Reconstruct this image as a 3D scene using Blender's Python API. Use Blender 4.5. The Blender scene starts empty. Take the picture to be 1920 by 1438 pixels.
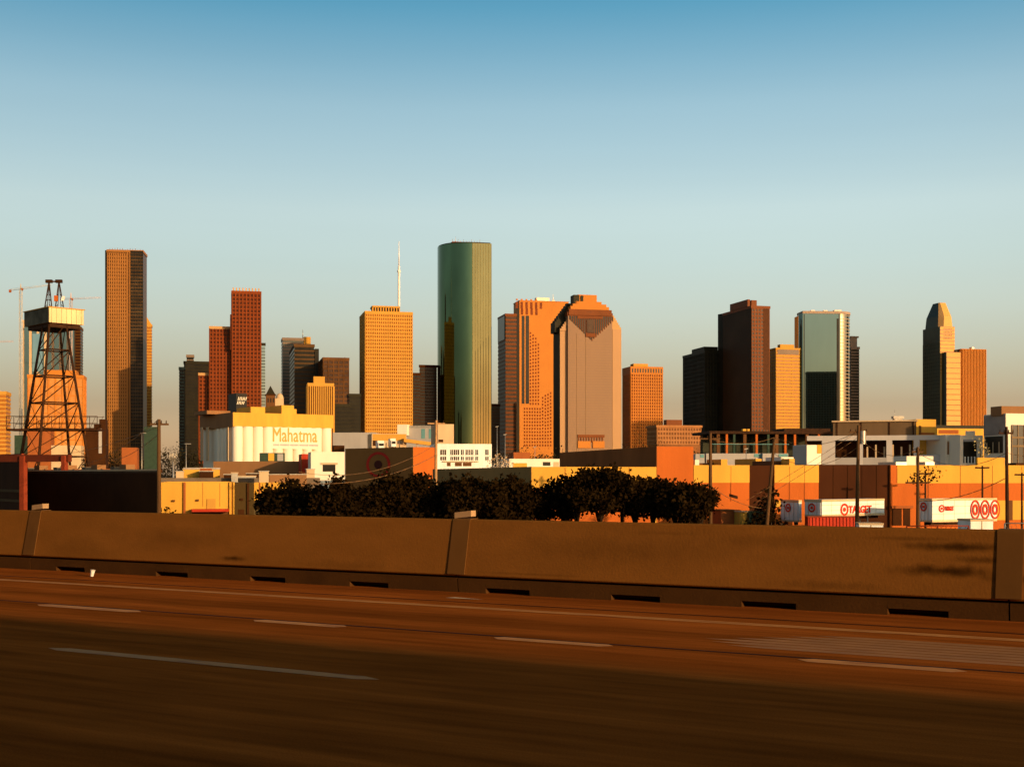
import bpy, math, random
from mathutils import Vector, Matrix
S = bpy.context.scene
F, HZ, EYE = 2400.0, 890.0, 7.0          # focal length and horizon row in photograph pixels, eye height
# ------------------------------------------------------------------ camera, sky, sun
cd = bpy.data.cameras.new('camera'); cam = bpy.data.objects.new('camera', cd); S.collection.objects.link(cam)
cam.location = (0, 0, EYE); cam.rotation_euler = (math.pi/2, 0, 0)
cd.sensor_width = 36; cd.lens = 36*F/1920; cd.shift_y = (HZ-719)/1920
cd.clip_start = .1; cd.clip_end = 30000
S.camera = cam
SUN_AZ, SUN_EL = math.radians(45), math.radians(10.5)      # azimuth measured from straight behind the camera to its right
sv = Vector((math.sin(SUN_AZ)*math.cos(SUN_EL), -math.cos(SUN_AZ)*math.cos(SUN_EL), math.sin(SUN_EL)))
ld = bpy.data.lights.new('sun', 'SUN'); ld.energy = 5.0; ld.angle = math.radians(.6); ld.color = (1, .68, .36)
sun = bpy.data.objects.new('sun', ld); S.collection.objects.link(sun); sun.rotation_euler = sv.to_track_quat('Z', 'Y').to_euler()
sun.location = (0, 0, 500)
W = bpy.data.worlds.new('World'); S.world = W; W.use_nodes = True
nt = W.node_tree; N, L = nt.nodes, nt.links; N.clear()
out = N.new('ShaderNodeOutputWorld'); bg = N.new('ShaderNodeBackground'); sky = N.new('ShaderNodeTexSky')
sky.sky_type = 'NISHITA'; sky.sun_disc = False; sky.sun_elevation = SUN_EL; sky.sun_rotation = math.pi-SUN_AZ
sky.air_density = 1.0; sky.dust_density = 1.2; sky.ozone_density = 1.0
bg.inputs[1].default_value = .1
SKYFIT = True
if SKYFIT:
    tc = N.new('ShaderNodeTexCoord'); sp = N.new('ShaderNodeSeparateXYZ'); L.new(tc.outputs['Generated'], sp.inputs[0])
    asn = N.new('ShaderNodeMath'); asn.operation = 'ARCSINE'; L.new(sp.outputs[2], asn.inputs[0])
    mr = N.new('ShaderNodeMapRange'); mr.inputs[1].default_value = 0; mr.inputs[2].default_value = math.radians(90); L.new(asn.outputs[0], mr.inputs[0])
    rp = N.new('ShaderNodeValToRGB'); L.new(mr.outputs[0], rp.inputs[0])
    SKYRAMP = [(0.0, (0.62, 0.45, 0.46)), (0.0029, (0.62, 0.45, 0.46)), (0.0332, (0.385, 0.282, 0.268)), (0.0489, (0.43, 0.345, 0.318)), (0.0765, (0.545, 0.465, 0.42)), (0.1051, (0.635, 0.565, 0.498)), (0.1283, (0.715, 0.632, 0.545)), (0.1782, (0.555, 0.592, 0.548)), (0.2237, (0.218, 0.45, 0.49)), (0.2444, (0.17, 0.37, 0.43)), (0.42, (0.16, 0.20, 0.25)), (0.75, (0.17, 0.18, 0.22)), (1, (0.17, 0.18, 0.22))]
    e = rp.color_ramp.elements
    while len(e) > 1: e.remove(e[-1])
    e[0].position = SKYRAMP[0][0]; e[0].color = (*SKYRAMP[0][1], 1)
    for p, c in SKYRAMP[1:]:
        k = e.new(p); k.color = (*c, 1)
    mm = N.new('ShaderNodeMix'); mm.data_type = 'RGBA'; mm.blend_type = 'MULTIPLY'; mm.inputs[0].default_value = 1
    vs = N.new('ShaderNodeVectorMath'); vs.operation = 'SCALE'; vs.inputs[3].default_value = 4; L.new(rp.outputs[0], vs.inputs[0])
    L.new(sky.outputs[0], mm.inputs[6]); L.new(vs.outputs[0], mm.inputs[7])
    sc = N.new('ShaderNodeMix'); sc.data_type = 'RGBA'; sc.blend_type = 'MULTIPLY'; sc.inputs[0].default_value = 1
    # thin high veils of cirrus, the same all round
    mp = N.new('ShaderNodeMapping'); mp.inputs['Scale'].default_value = (1.2, 1.2, 22); L.new(tc.outputs['Generated'], mp.inputs[0])
    cn = N.new('ShaderNodeTexNoise'); cn.inputs['Scale'].default_value = 2.2; cn.inputs['Detail'].default_value = 5; L.new(mp.outputs[0], cn.inputs[0])
    cm = N.new('ShaderNodeMapRange'); cm.inputs[1].default_value = .35; cm.inputs[2].default_value = .75; cm.inputs[3].default_value = .995; cm.inputs[4].default_value = 1.012
    L.new(cn.outputs[0], cm.inputs[0]); L.new(mm.outputs[2], sc.inputs[6]); L.new(cm.outputs[0], sc.inputs[7])
    # the sky opposite the sun is a little deeper than the model gives
    dt = N.new('ShaderNodeVectorMath'); dt.operation = 'DOT_PRODUCT'; dt.inputs[1].default_value = (math.sin(SUN_AZ), -math.cos(SUN_AZ), 0); L.new(tc.outputs['Generated'], dt.inputs[0])
    am = N.new('ShaderNodeMapRange'); am.interpolation_type = 'SMOOTHSTEP'; am.inputs[1].default_value = -1.05; am.inputs[2].default_value = -.35; am.inputs[3].default_value = .60; am.inputs[4].default_value = 1.01; L.new(dt.outputs['Value'], am.inputs[0])
    az = N.new('ShaderNodeVectorMath'); az.operation = 'SCALE'; L.new(sc.outputs[2], az.inputs[0]); L.new(am.outputs[0], az.inputs[3])
    L.new(az.outputs[0], bg.inputs[0])
else:
    L.new(sky.outputs[0], bg.inputs[0])
L.new(bg.outputs[0], out.inputs[0])
S.view_settings.view_transform = 'Standard'; S.view_settings.look = 'None'; S.view_settings.exposure = 0; S.view_settings.gamma = 1
try: S.view_settings.use_curve_mapping = False
except Exception: pass
S.cycles.max_bounces = 6; S.cycles.glossy_bounces = 4; S.cycles.diffuse_bounces = 3
# ------------------------------------------------------------------ materials
def rgb(c): return (c[0], c[1], c[2], 1)
MATS = {}
def mat(name, col, rough=.8, metal=0, var=.18, scale=.35, streak=1.0, spec=.06, bump=0.0, fine=0.0, emit=None):
    """wall or paint: base colour with blotchy weathering; streak > 1 pulls the blotches out vertically"""
    if name in MATS: return MATS[name]
    m = bpy.data.materials.new(name); m.use_nodes = True; n, l = m.node_tree.nodes, m.node_tree.links
    b = n['Principled BSDF']; b.inputs['Roughness'].default_value = rough; b.inputs['Metallic'].default_value = metal
    b.inputs['Specular IOR Level'].default_value = spec
    tc = n.new('ShaderNodeTexCoord'); mp = n.new('ShaderNodeMapping'); l.new(tc.outputs['Object'], mp.inputs[0])
    mp.inputs['Scale'].default_value = (1, 1, 1/streak)
    a = n.new('ShaderNodeTexNoise'); a.inputs['Scale'].default_value = scale; a.inputs['Detail'].default_value = 6; a.inputs['Roughness'].default_value = .6
    l.new(mp.outputs[0], a.inputs[0])
    r = n.new('ShaderNodeMapRange'); r.inputs[1].default_value = .3; r.inputs[2].default_value = .7
    r.inputs[3].default_value = 1-var; r.inputs[4].default_value = 1+var; l.new(a.outputs[0], r.inputs[0])
    x = n.new('ShaderNodeVectorMath'); x.operation = 'SCALE'; x.inputs[0].default_value = col; l.new(r.outputs[0], x.inputs[3])
    l.new(x.outputs[0], b.inputs['Base Color'])
    if bump:
        f = n.new('ShaderNodeTexNoise'); f.inputs['Scale'].default_value = fine or scale*20; f.inputs['Detail'].default_value = 4; l.new(tc.outputs['Object'], f.inputs[0])
        bp = n.new('ShaderNodeBump'); bp.inputs['Strength'].default_value = bump; bp.inputs['Distance'].default_value = .05; l.new(f.outputs[0], bp.inputs['Height']); l.new(bp.outputs[0], b.inputs['Normal'])
    if emit:
        b.inputs['Emission Color'].default_value = rgb(emit[0]); b.inputs['Emission Strength'].default_value = emit[1]
    MATS[name] = m; return m
def glassy(name, col, rough=.05, var=.15, scale=.05, wave=.0):
    """coated curtain-wall glass: a tinted mirror, panes very slightly out of true"""
    m = mat(name, col, rough=rough, metal=1, var=var, scale=scale, streak=3)
    if wave:
        n, l = m.node_tree.nodes, m.node_tree.links; b = n['Principled BSDF']
        tc = n.new('ShaderNodeTexCoord'); v = n.new('ShaderNodeTexNoise'); v.inputs['Scale'].default_value = .09; v.inputs['Detail'].default_value = 3; l.new(tc.outputs['Object'], v.inputs[0])
        bp = n.new('ShaderNodeBump'); bp.inputs['Strength'].default_value = wave; bp.inputs['Distance'].default_value = .3
        l.new(v.outputs[0], bp.inputs['Height']); l.new(bp.outputs[0], b.inputs['Normal'])
    return m
DARKG = mat('dark_window_glass', (.016, .012, .006), rough=.3, spec=.15, var=.5, scale=.12)
DARKG2 = mat('brown_window_glass', (.055, .024, .009), rough=.45, spec=.12, var=.4, scale=.15)
YEL_T = mat('yellow_limestone', (.52, .255, .042), var=.08, scale=.05, streak=4)
YEL_G = mat('amber_window_band', (.33, .12, .018), rough=.25, var=.2, scale=.2)
RED_T = mat('red_granite', (.195, .040, .007), rough=.5, var=.12, scale=.08)
RED_G = mat('red_dark_window', (.062, .015, .004), rough=.2, var=.3, scale=.2)
ORA_T = mat('orange_granite', (.48, .165, .024), rough=.55, var=.06, scale=.03)
ORA_G = mat('rust_window', (.16, .035, .007), rough=.2, var=.3, scale=.2)
BRO_T = mat('brown_granite', (.165, .045, .009), rough=.5, var=.15, scale=.05)
TAN_T = mat('tan_granite', (.34, .19, .085), rough=.45, var=.10, scale=.03, streak=3)
PALE_T = mat('pale_stone', (.48, .27, .10), rough=.6, var=.08, scale=.04)
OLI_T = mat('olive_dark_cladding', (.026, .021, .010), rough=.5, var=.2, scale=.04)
OLI_G = mat('olive_dark_glass', (.016, .013, .007), rough=.3, spec=.1, var=.4, scale=.1)
JPM_T = mat('bronze_granite', (.30, .125, .030), rough=.5, var=.08, scale=.04)
JPM_G = mat('bronze_window', (.07, .027, .007), rough=.35, var=.3, scale=.2)
GREY_T = mat('grey_brown_cladding', (.22, .15, .10), rough=.5, var=.12, scale=.04)
CREAM = mat('cream_paint', (.80, .68, .50), rough=.6, var=.06, scale=.15, streak=3, bump=.2)
WHITE = mat('white_paint', (.78, .73, .63), rough=.5, var=.13, scale=.6, streak=5)
GOLD = mat('yellow_ochre_paint', (.63, .31, .042), rough=.75, var=.12, scale=.25, streak=5, bump=.3)
ORANGE = mat('orange_paint', (.46, .106, .016), rough=.75, var=.14, scale=.22, streak=4, bump=.3)
DORANGE = mat('burnt_orange_brick', (.30, .085, .022), rough=.85, var=.12, scale=.2, bump=.3)
BROWN = mat('dark_brown_wall', (.125, .050, .016), rough=.85, var=.15, scale=.1, streak=2)
BROWN2 = mat('brown_metal_siding', (.26, .12, .045), rough=.7, var=.12, scale=.15, streak=3)
BLACKW = mat('near_black_wall', (.045, .015, .0035), rough=.85, var=.3, scale=.2)
TANW = mat('tan_stucco', (.55, .37, .20), rough=.8, var=.10, scale=.2, streak=2)
GREYW = mat('grey_painted_metal', (.36, .32, .28), rough=.6, var=.08, scale=.2, streak=3)
TEAL = mat('teal_painted_metal', (.12, .26, .25), rough=.4, var=.15, scale=.3)
ROOF = mat('tar_and_gravel_roof', (.16, .11, .07), rough=.9, var=.25, scale=.3)
METAL = mat('galvanised_steel', (.42, .36, .28), rough=.4, metal=.6, var=.2, scale=1)
BLKMET = mat('rusty_black_steel', (.040, .016, .006), rough=.7, var=.4, scale=2)
REDMET = mat('red_oxide_steel', (.22, .035, .012), rough=.7, var=.2, scale=1)
REDP = mat('red_paint', (.42, .035, .012), rough=.5, var=.12, scale=.5)
REDLOGO = mat('red_print', (.62, .045, .015), rough=.5, var=.1, scale=2)
TANPRT = mat('ochre_print', (.62, .30, .07), rough=.7, var=.1, scale=1)
GREYPRT = mat('grey_print', (.42, .36, .33), rough=.7, var=.1, scale=1)
WOODP = mat('weathered_wood_pole', (.10, .048, .018), rough=.9, var=.3, scale=2, streak=8)
LEAF = mat('live_oak_leaf', (.016, .0085, .0025), rough=.9, var=.5, scale=.8, spec=0)
BARK = mat('oak_bark', (.025, .014, .007), rough=.95, var=.3, scale=3)
BUSH = mat('far_tree_leaf', (.026, .020, .008), rough=.9, var=.5, scale=.1, spec=.05)
WIRE = mat('wire_jacket', (.20, .10, .04), rough=.6, var=.1)
GREEND = mat('dark_green_paint', (.030, .050, .030), rough=.5, var=.2, scale=1)
# ------------------------------------------------------------------ mesh helpers
COL = S.collection
def V(*a): return Vector(a)
class MB:
    def __init__(s): s.v, s.f, s.sm = [], [], []
    def quad(s, *p): i = len(s.v); s.v += [Vector(q) for q in p]; s.f.append(tuple(range(i, i+len(p)))); s.sm.append(False); return s
    def box(s, o, u, v, w):
        o, u, v, w = map(Vector, (o, u, v, w)); i = len(s.v)
        if u.cross(v).dot(w) < 0: u, v = v, u
        s.v += [o, o+u, o+u+v, o+v, o+w, o+u+w, o+u+v+w, o+v+w]
        for q in ((3,2,1,0), (4,5,6,7), (0,1,5,4), (1,2,6,5), (2,3,7,6), (3,0,4,7)): s.f.append(tuple(i+k for k in q)); s.sm.append(False)
        return s
    def cbox(s, c, sx, sy, sz, rz=0):
        a, b = V(math.cos(rz), math.sin(rz), 0), V(-math.sin(rz), math.cos(rz), 0)
        return s.box(Vector(c)-a*sx/2-b*sy/2, a*sx, b*sy, V(0, 0, sz))
    def prism(s, pts, z0, z1, cap=True, smooth=False):
        i, n = len(s.v), len(pts); s.v += [V(p[0], p[1], z0) for p in pts]+[V(p[0], p[1], z1) for p in pts]
        for k in range(n): s.f.append((i+k, i+(k+1)%n, i+n+(k+1)%n, i+n+k)); s.sm.append(smooth)
        if cap: i = len(s.v); s.v += [v.copy() for v in s.v[i-2*n:i]]
        if cap: s.f.append(tuple(i+n+k for k in range(n))); s.sm.append(False); s.f.append(tuple(i+k for k in reversed(range(n)))); s.sm.append(False)
        return s
    def tube(s, p, q, r0, r1=None, n=6, smooth=True):
        p, q = Vector(p), Vector(q); r1 = r0 if r1 is None else r1; d = (q-p).normalized()
        a = d.orthogonal().normalized(); b = d.cross(a); i = len(s.v)
        for c, r in ((p, r0), (q, r1)):
            for k in range(n): t = 2*math.pi*k/n; s.v.append(c+a*r*math.cos(t)+b*r*math.sin(t))
        for k in range(n): s.f.append((i+k, i+(k+1)%n, i+n+(k+1)%n, i+n+k)); s.sm.append(smooth)
        if n > 7: i = len(s.v); s.v += [v.copy() for v in s.v[i-2*n:i]]
        s.f.append(tuple(i+k for k in reversed(range(n)))); s.sm.append(False); s.f.append(tuple(i+n+k for k in range(n))); s.sm.append(False)
        return s
    def build(s, name, m, parent=None, stuff=False, loc=None):
        me = bpy.data.meshes.new(name); o0 = Vector(parent.matrix_world.translation) if parent else Vector(loc or (0, 0, 0))
        if parent is not None and parent.parent: o0 = Vector(parent.parent.location)
        elif parent is not None: o0 = Vector(parent.location)
        me.from_pydata([tuple(v-o0) for v in s.v], [], s.f); me.polygons.foreach_set('use_smooth', s.sm)
        me.materials.append(m); me.update()
        o = bpy.data.objects.new(name, me); COL.objects.link(o)
        if parent is not None: o.parent = parent
        else: o.location = o0
        if stuff: o['kind'] = 'stuff'
        return o
def thing(name, label, cat, loc=(0, 0, 0), group=None):
    o = bpy.data.objects.new(name, None); o.empty_display_size = .5; COL.objects.link(o); o.location = loc
    o['label'] = label; o['category'] = cat
    if group: o['group'] = group
    return o
def tag(o, label=None, cat=None, group=None, kind=None):
    for k, v in (('label', label), ('category', cat), ('group', group), ('kind', kind)):
        if v: o[k] = v
    return o
def T(px): return (px-960)/F
def PZ(py, Y): return EYE+(HZ-py)*Y/F                      # height of row py at depth Y
def PP(px, py, Y): return V(T(px)*Y, Y, PZ(py, Y))
class Frame:
    """a rectangular plan: front-left corner C, front runs along u, side runs back along v"""
    def __init__(s, x0, x1, Y, yaw=13, xl=None, d=40):
        th = math.radians(yaw); s.C = V(T(x0)*Y, Y, 0); s.u = V(math.cos(th), math.sin(th), 0); s.v = V(-math.sin(th), math.cos(th), 0); s.yaw = th
        s.w = (T(x1)*Y-s.C.x)/(math.cos(th)-T(x1)*math.sin(th))
        if xl is not None: d = (s.C.x-T(xl)*Y)/(math.sin(th)+T(xl)*math.cos(th))
        s.d = d
    def P(s, a, b, z): return s.C+s.u*a+s.v*b+V(0, 0, z)
    def a_at(s, px, b=0):
        o = s.C+s.v*b; t = T(px); return (t*o.y-o.x)/(s.u.x-t*s.u.y)
    def b_at(s, px, a=0):
        o = s.C+s.u*a; t = T(px); return (t*o.y-o.x)/(s.v.x-t*s.v.y)
    def Yat(s, a, b=0): return (s.C+s.u*a+s.v*b).y
    def z(s, py, a=0, b=0): return PZ(py, s.Yat(a, b))
    def box(s, mb, a0, a1, b0, b1, z0, z1): return mb.box(s.P(a0, b0, z0), s.u*(a1-a0), s.v*(b1-b0), V(0, 0, z1-z0))
def grid(mb, fr, side, z0, z1, nb, nf, fw, fd, bh, bd, a0=0, a1=None):
    """real relief: vertical fins and floor bands standing proud of the glass"""
    if side == 'f': L_, Pf = (fr.w if a1 is None else a1), lambda a, o, z: fr.P(a, -o, z); du = fr.u; dn = -fr.v
    elif side == 'l': L_, Pf = (fr.d if a1 is None else a1), lambda a, o, z: fr.P(-o, a, z); du = fr.v; dn = -fr.u
    else: L_, Pf = (fr.d if a1 is None else a1), lambda a, o, z: fr.P(fr.w+o, a, z); du = fr.v; dn = fr.u
    W_ = L_-a0
    if nb and fw:
        for i in range(nb+1):
            c = a0+W_*i/nb; lo = max(a0, c-fw/2); hi = min(L_, c+fw/2)
            mb.box(Pf(lo, 0, z0), du*(hi-lo), dn*fd, V(0, 0, z1-z0))
    if nf and bh:
        for j in range(nf+1):
            z = z0+(z1-z0)*j/nf; lo = max(z0, z-bh/2); hi = min(z1, z+bh/2)
            mb.box(Pf(a0, 0, lo), du*W_, dn*bd, V(0, 0, hi-lo))
def tower(name, label, x0, x1, top, Y, wall, glass, yaw=13, xl=None, d=40, bay=3.6, floor=4.0, fin=(1.2, .7), band=(1.2, .5), sides=None, cat='tower', z0=0, cap=3.0, group=None):
    fr = Frame(x0, x1, Y, yaw, xl, d); z1 = PZ(top, Y)
    root = thing(name, label, cat, fr.P(0, 0, 0), group)
    m = MB(); fr.box(m, 0, fr.w, 0, fr.d, z0, z1-.4); m.build('curtain_wall', glass, root)
    g = MB(); zg0, zg1 = max(z0, 25), z1-cap
    for sd in (sides or ('f', 'l', 'r')):
        n = max(1, round((fr.w if sd == 'f' else fr.d)/bay)); nf = max(1, round((zg1-zg0)/floor))
        grid(g, fr, sd, zg0, zg1, n if fin else 0, nf if band else 0, fin[0] if fin else 0, fin[1] if fin else 0, band[0] if band else 0, band[1] if band else 0)
    g.build('facade_grid', wall, root, stuff=True)
    m = MB(); o = .75; fr.box(m, -o, fr.w+o, -o, fr.d+o, z1-cap, z1); m.build('parapet', wall, root)
    return root, fr, z1
def roofbox(root, fr, x0, x1, top, base, m, b0=.3, b1=.7, name='penthouse'):
    bb = fr.d*b0; a0, a1 = fr.a_at(x0, bb), fr.a_at(x1, bb); z1 = fr.z(top, (a0+a1)/2, bb)
    k = MB(); fr.box(k, a0, a1, bb, fr.d*b1, base, z1); return k.build(name, m, root)
def fpatch(root, fr, x0, x1, y0, y1, m, name, proud=.08, depth=.06, side='f'):
    k = MB()
    if side == 'f':
        a0, a1 = fr.a_at(x0), fr.a_at(x1); Y = fr.Yat((a0+a1)/2)
        k.box(fr.P(a0, -proud, PZ(y1, Y)), fr.u*(a1-a0), fr.v*depth, V(0, 0, (y1-y0)*Y/F))
    else:
        b0, b1 = fr.b_at(x0), fr.b_at(x1); Y = fr.Yat(0, (b0+b1)/2)
        k.box(fr.P(-proud, b0, PZ(y1, Y)), fr.v*(b1-b0), fr.u*depth, V(0, 0, (y1-y0)*Y/F))
    return k.build(name, m, root)
def lowrise(name, label, x0, x1, top, Y, wall, yaw=13, xl=None, d=20, cat='building', para=.5, wallname='wall', group=None, roofm=None):
    fr = Frame(x0, x1, Y, yaw, xl, d); z1 = PZ(top, Y)
    root = thing(name, label, cat, fr.P(0, 0, 0), group)
    m = MB(); fr.box(m, 0, fr.w, 0, fr.d, 0, z1-para); m.build(wallname, wall, root)
    t = min(.3, fr.w*.2); k = MB()
    for a in ((0, fr.w, 0, t), (0, fr.w, fr.d-t, fr.d), (0, t, t, fr.d-t), (fr.w-t, fr.w, t, fr.d-t)): fr.box(k, *a, z1-para, z1)
    k.build('parapet', wall, root)
    m = MB(); fr.box(m, t, fr.w-t, t, fr.d-t, z1-para, z1-para+.05); m.build('roof', roofm or ROOF, root)
    return root, fr, z1
def wedge(name, label, x0, Y0, x1, Y1, top, wall, cat='shed', back=1.15):
    """a building whose long front runs from (x0, Y0) to (x1, Y1) and whose ends run straight back from the freeway"""
    A, B = V(T(x0)*Y0, Y0, 0), V(T(x1)*Y1, Y1, 0); root = thing(name, label, cat, tuple(A)); z1 = PZ(top, min(Y0, Y1))
    pts = [(A.x, A.y), (B.x, B.y), (B.x*back, B.y*back), (A.x*back, A.y*back)]
    k = MB(); k.prism(pts, 0, z1-.3); k.build('wall', wall, root); k = MB(); k.prism(pts, z1-.3, z1-.25); k.build('roof', ROOF, root)
    u = (B-A); fr = Frame(960, 961, 10); fr.C, fr.w, fr.u = A, u.length, u.normalized(); fr.v = V(-fr.u.y, fr.u.x, 0); fr.d = 1
    k = MB(); fr.box(k, 0, fr.w, .01, .3, z1-.3, z1); k.build('parapet', wall, root); return root, fr, z1
def text_part(body, name, m, root, origin, xdir, height, width=None, depth=.04, bold=0.0, shear=0.0, thick=0):
    """lettering as real raised strokes; origin = lower left corner, xdir = reading direction"""
    c = bpy.data.curves.new('lettering', 'FONT'); c.body = body; c.size = 1; c.extrude = .02; c.offset = bold; c.shear = shear; c.resolution_u = 2
    o = bpy.data.objects.new('lettering', c); COL.objects.link(o); dg = bpy.context.evaluated_depsgraph_get()
    me = bpy.data.meshes.new_from_object(o.evaluated_get(dg)); bpy.data.objects.remove(o)
    xs = [v.co.x for v in me.vertices]; ys = [v.co.y for v in me.vertices]
    sy = height/(max(ys)-min(ys)); sx = width/(max(xs)-min(xs)) if width else sy
    x = Vector(xdir).normalized(); zup = V(0, 0, 1); nrm = x.cross(zup); base = Vector(root.parent.location if root.parent else root.location)
    for v in me.vertices:
        p = Vector(origin)+x*(v.co.x-min(xs))*sx+zup*(v.co.y-min(ys))*sy+nrm*(v.co.z*depth/.02)
        v.co = p-base
    if thick:                                          # heavier strokes: the letters again, a little to the side and proud
        vs = [v.co.copy() for v in me.vertices]; fs = [tuple(p.vertices) for p in me.polygons]; n0 = len(vs); av, af = list(vs), list(fs)
        for j, (dx, dz) in enumerate(((1, 0), (.5, .4), (.5, -.4), (0, .35))):
            av += [v+x*thick*dx+zup*thick*dz+nrm*.004*(j+1) for v in vs]; af += [tuple(i+n0*(j+1) for i in f) for f in fs]
        me = bpy.data.meshes.new('lettering'); me.from_pydata([tuple(v) for v in av], [], af)
    me.materials.clear(); me.materials.append(m)
    o = bpy.data.objects.new(name, me); COL.objects.link(o); o.parent = root; return o
def ring(mb, c, x, r0, r1, ry=1.0, t=.04, n=28):
    """flat ring of thickness t in the plane of x and up; r0 inner, r1 outer (r0 = 0 gives a disc)"""
    x = Vector(x).normalized(); z = V(0, 0, 1); nm = x.cross(z); c = Vector(c)
    for k in range(n):
        a, b = 2*math.pi*k/n, 2*math.pi*(k+1)/n
        def q(r, an, o): return c+x*r*math.cos(an)+z*r*ry*math.sin(an)+nm*o
        mb.quad(q(r0, a, t), q(r1, a, t), q(r1, b, t), q(r0, b, t)); mb.quad(q(r1, a, 0), q(r1, b, 0), q(r1, b, t), q(r1, a, t))
        if r0: mb.quad(q(r0, a, t), q(r0, b, t), q(r0, b, 0), q(r0, a, 0))
# ------------------------------------------------------------------ ground, freeway deck, barrier
RN, RX = V(.4909, .8712, 0), V(.8712, -.4909, 0)         # across the road, along the road (to the right)
RANG = -math.atan2(.4909, .8712)
def rs(px, D): t = T(px); return -D*(.4909-.8712*t)/(.8712+.4909*t)      # local x on the line D across, seen in column px
def rz(py, x, D): return 2-(py-HZ)*(RX*x+RN*D).y/F
def road_obj(o): o.location = (0, 0, 5); o.rotation_euler = (0, 0, RANG); return o
g = MB(); g.quad((-9000, -3000, 0), (9000, -3000, 0), (9000, 14000, 0), (-9000, 14000, 0))
tag(g.build('ground', mat('dusty_ground', (.12, .075, .035), var=.35, scale=.01, rough=.95)), kind='structure')
g = MB(); g.box((-700, -4.6, -5), (1300, 0, 0), (0, 23.75, 0), (0, 0, 4.99))
emb = mat('embankment_concrete', (.20, .11, .05), var=.15, scale=.2, streak=3)
tag(road_obj(g.build('road_embankment', emb)), kind='structure')
def road_mat():
    m = bpy.data.materials.new('worn_asphalt'); m.use_nodes = True; n, l = m.node_tree.nodes, m.node_tree.links; b = n['Principled BSDF']
    b.inputs['Roughness'].default_value = .85; b.inputs['Specular IOR Level'].default_value = 0
    tc = n.new('ShaderNodeTexCoord')
    def noise(sc, scale, det=6, lo=.3, hi=.7, a=.7, z=1.3):
        mp = n.new('ShaderNodeMapping'); mp.inputs['Scale'].default_value = sc; l.new(tc.outputs['Object'], mp.inputs[0])
        q = n.new('ShaderNodeTexNoise'); q.inputs['Scale'].default_value = scale; q.inputs['Detail'].default_value = det; l.new(mp.outputs[0], q.inputs[0])
        r = n.new('ShaderNodeMapRange'); r.inputs[1].default_value = lo; r.inputs[2].default_value = hi; r.inputs[3].default_value = a; r.inputs[4].default_value = z
        l.new(q.outputs[0], r.inputs[0]); return r.outputs[0], q.outputs[0]
    w1, _ = noise((.04, 1, 1), 1.3, 5, a=.70, z=1.25)      # tyre-polished tracks along the lanes
    w2, _ = noise((.10, 1, 1), 6, 8, a=.76, z=1.22)         # broom and rubber streaks
    w3, _ = noise((.5, 1, 1), .35, 5, a=.88, z=1.12)          # patches
    w4, q4 = noise((1, 1, 1), 60, 3, a=.82, z=1.18)         # stones
    cur = w1
    for w in (w2, w3, w4):
        k = n.new('ShaderNodeMath'); k.operation = 'MULTIPLY'; l.new(cur, k.inputs[0]); l.new(w, k.inputs[1]); cur = k.outputs[0]
    x = n.new('ShaderNodeVectorMath'); x.operation = 'SCALE'; x.inputs[0].default_value = ROADCOL; l.new(cur, x.inputs[3]); l.new(x.outputs[0], b.inputs['Base Color'])
    bp = n.new('ShaderNodeBump'); bp.inputs['Strength'].default_value = .25; bp.inputs['Distance'].default_value = .01; l.new(q4, bp.inputs['Height']); l.new(bp.outputs[0], b.inputs['Normal'])
    return m
ROADCOL = (.315, .078, .0105)
g = MB(); g.quad((-700, -4.5, 0), (600, -4.5, 0), (600, 19.1, 0), (-700, 19.1, 0))
tag(road_obj(g.build('road', road_mat())), kind='structure')
# painted markings, worn
def paint_mat(name, col, keep):
    m = mat(name, col, rough=.7, var=.15, scale=2); n, l = m.node_tree.nodes, m.node_tree.links; b = n['Principled BSDF']
    tc = n.new('ShaderNodeTexCoord'); mp = n.new('ShaderNodeMapping'); mp.inputs['Scale'].default_value = (.12, 1, 1); l.new(tc.outputs['Object'], mp.inputs[0])
    q = n.new('ShaderNodeTexNoise'); q.inputs['Scale'].default_value = 9; q.inputs['Detail'].default_value = 8; l.new(mp.outputs[0], q.inputs[0])
    r = n.new('ShaderNodeMapRange'); r.inputs[1].default_value = keep; r.inputs[2].default_value = keep+.12; l.new(q.outputs[0], r.inputs[0])
    src = b.inputs['Base Color'].links[0].from_socket; mx = n.new('ShaderNodeMix'); mx.data_type = 'RGBA'; l.new(r.outputs[0], mx.inputs[0])
    l.new(src, mx.inputs[6]); mx.inputs[7].default_value = rgb(ROADCOL); l.new(mx.outputs[2], b.inputs['Base Color']); return m
PAINT = paint_mat('worn_lane_paint', (.55, .21, .045), .56); PAINT2 = paint_mat('very_worn_paint', (.40, .16, .042), .60)
g = MB(); g.quad((-700, 16.37, .004), (600, 16.37, .004), (600, 16.61, .004), (-700, 16.61, .004))
tag(road_obj(g.build('edge_line_marking', PAINT)), kind='structure')
def dash(x0, x1, D, w=.25, m=PAINT, name='lane_dash_marking'):
    g = MB(); a, b_ = rs(x0, D), rs(x1, D); e = .25*min(1, (b_-a)/3)
    g.quad((a, D, .004), (a+e, D-w/2, .004), (b_-e, D-w/2, .004), (b_, D, .004), (b_-e, D+w/2, .004), (a+e, D+w/2, .004))
    return tag(road_obj(g.build(name, m)), kind='structure')
for D, x0, x1 in ((10.32, -200, -17), (13.75, -200, 90), (17.15, -120, 60)):
    g = MB(); n = 60
    for i in range(n):
        a, b_ = x0+(x1-x0)*i/n, x0+(x1-x0)*(i+1)/n; o1, o2 = .03*math.sin(i*1.7), .03*math.sin((i+1)*1.7); g.quad((a, D+o1-.03, .004), (b_, D+o2-.03, .004), (b_, D+o2+.03, .004), (a, D+o1+.03, .004))
    tag(road_obj(g.build('pavement_seam', mat('tar_seam', (.022, .010, .004), rough=.9))), kind='structure')
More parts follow.
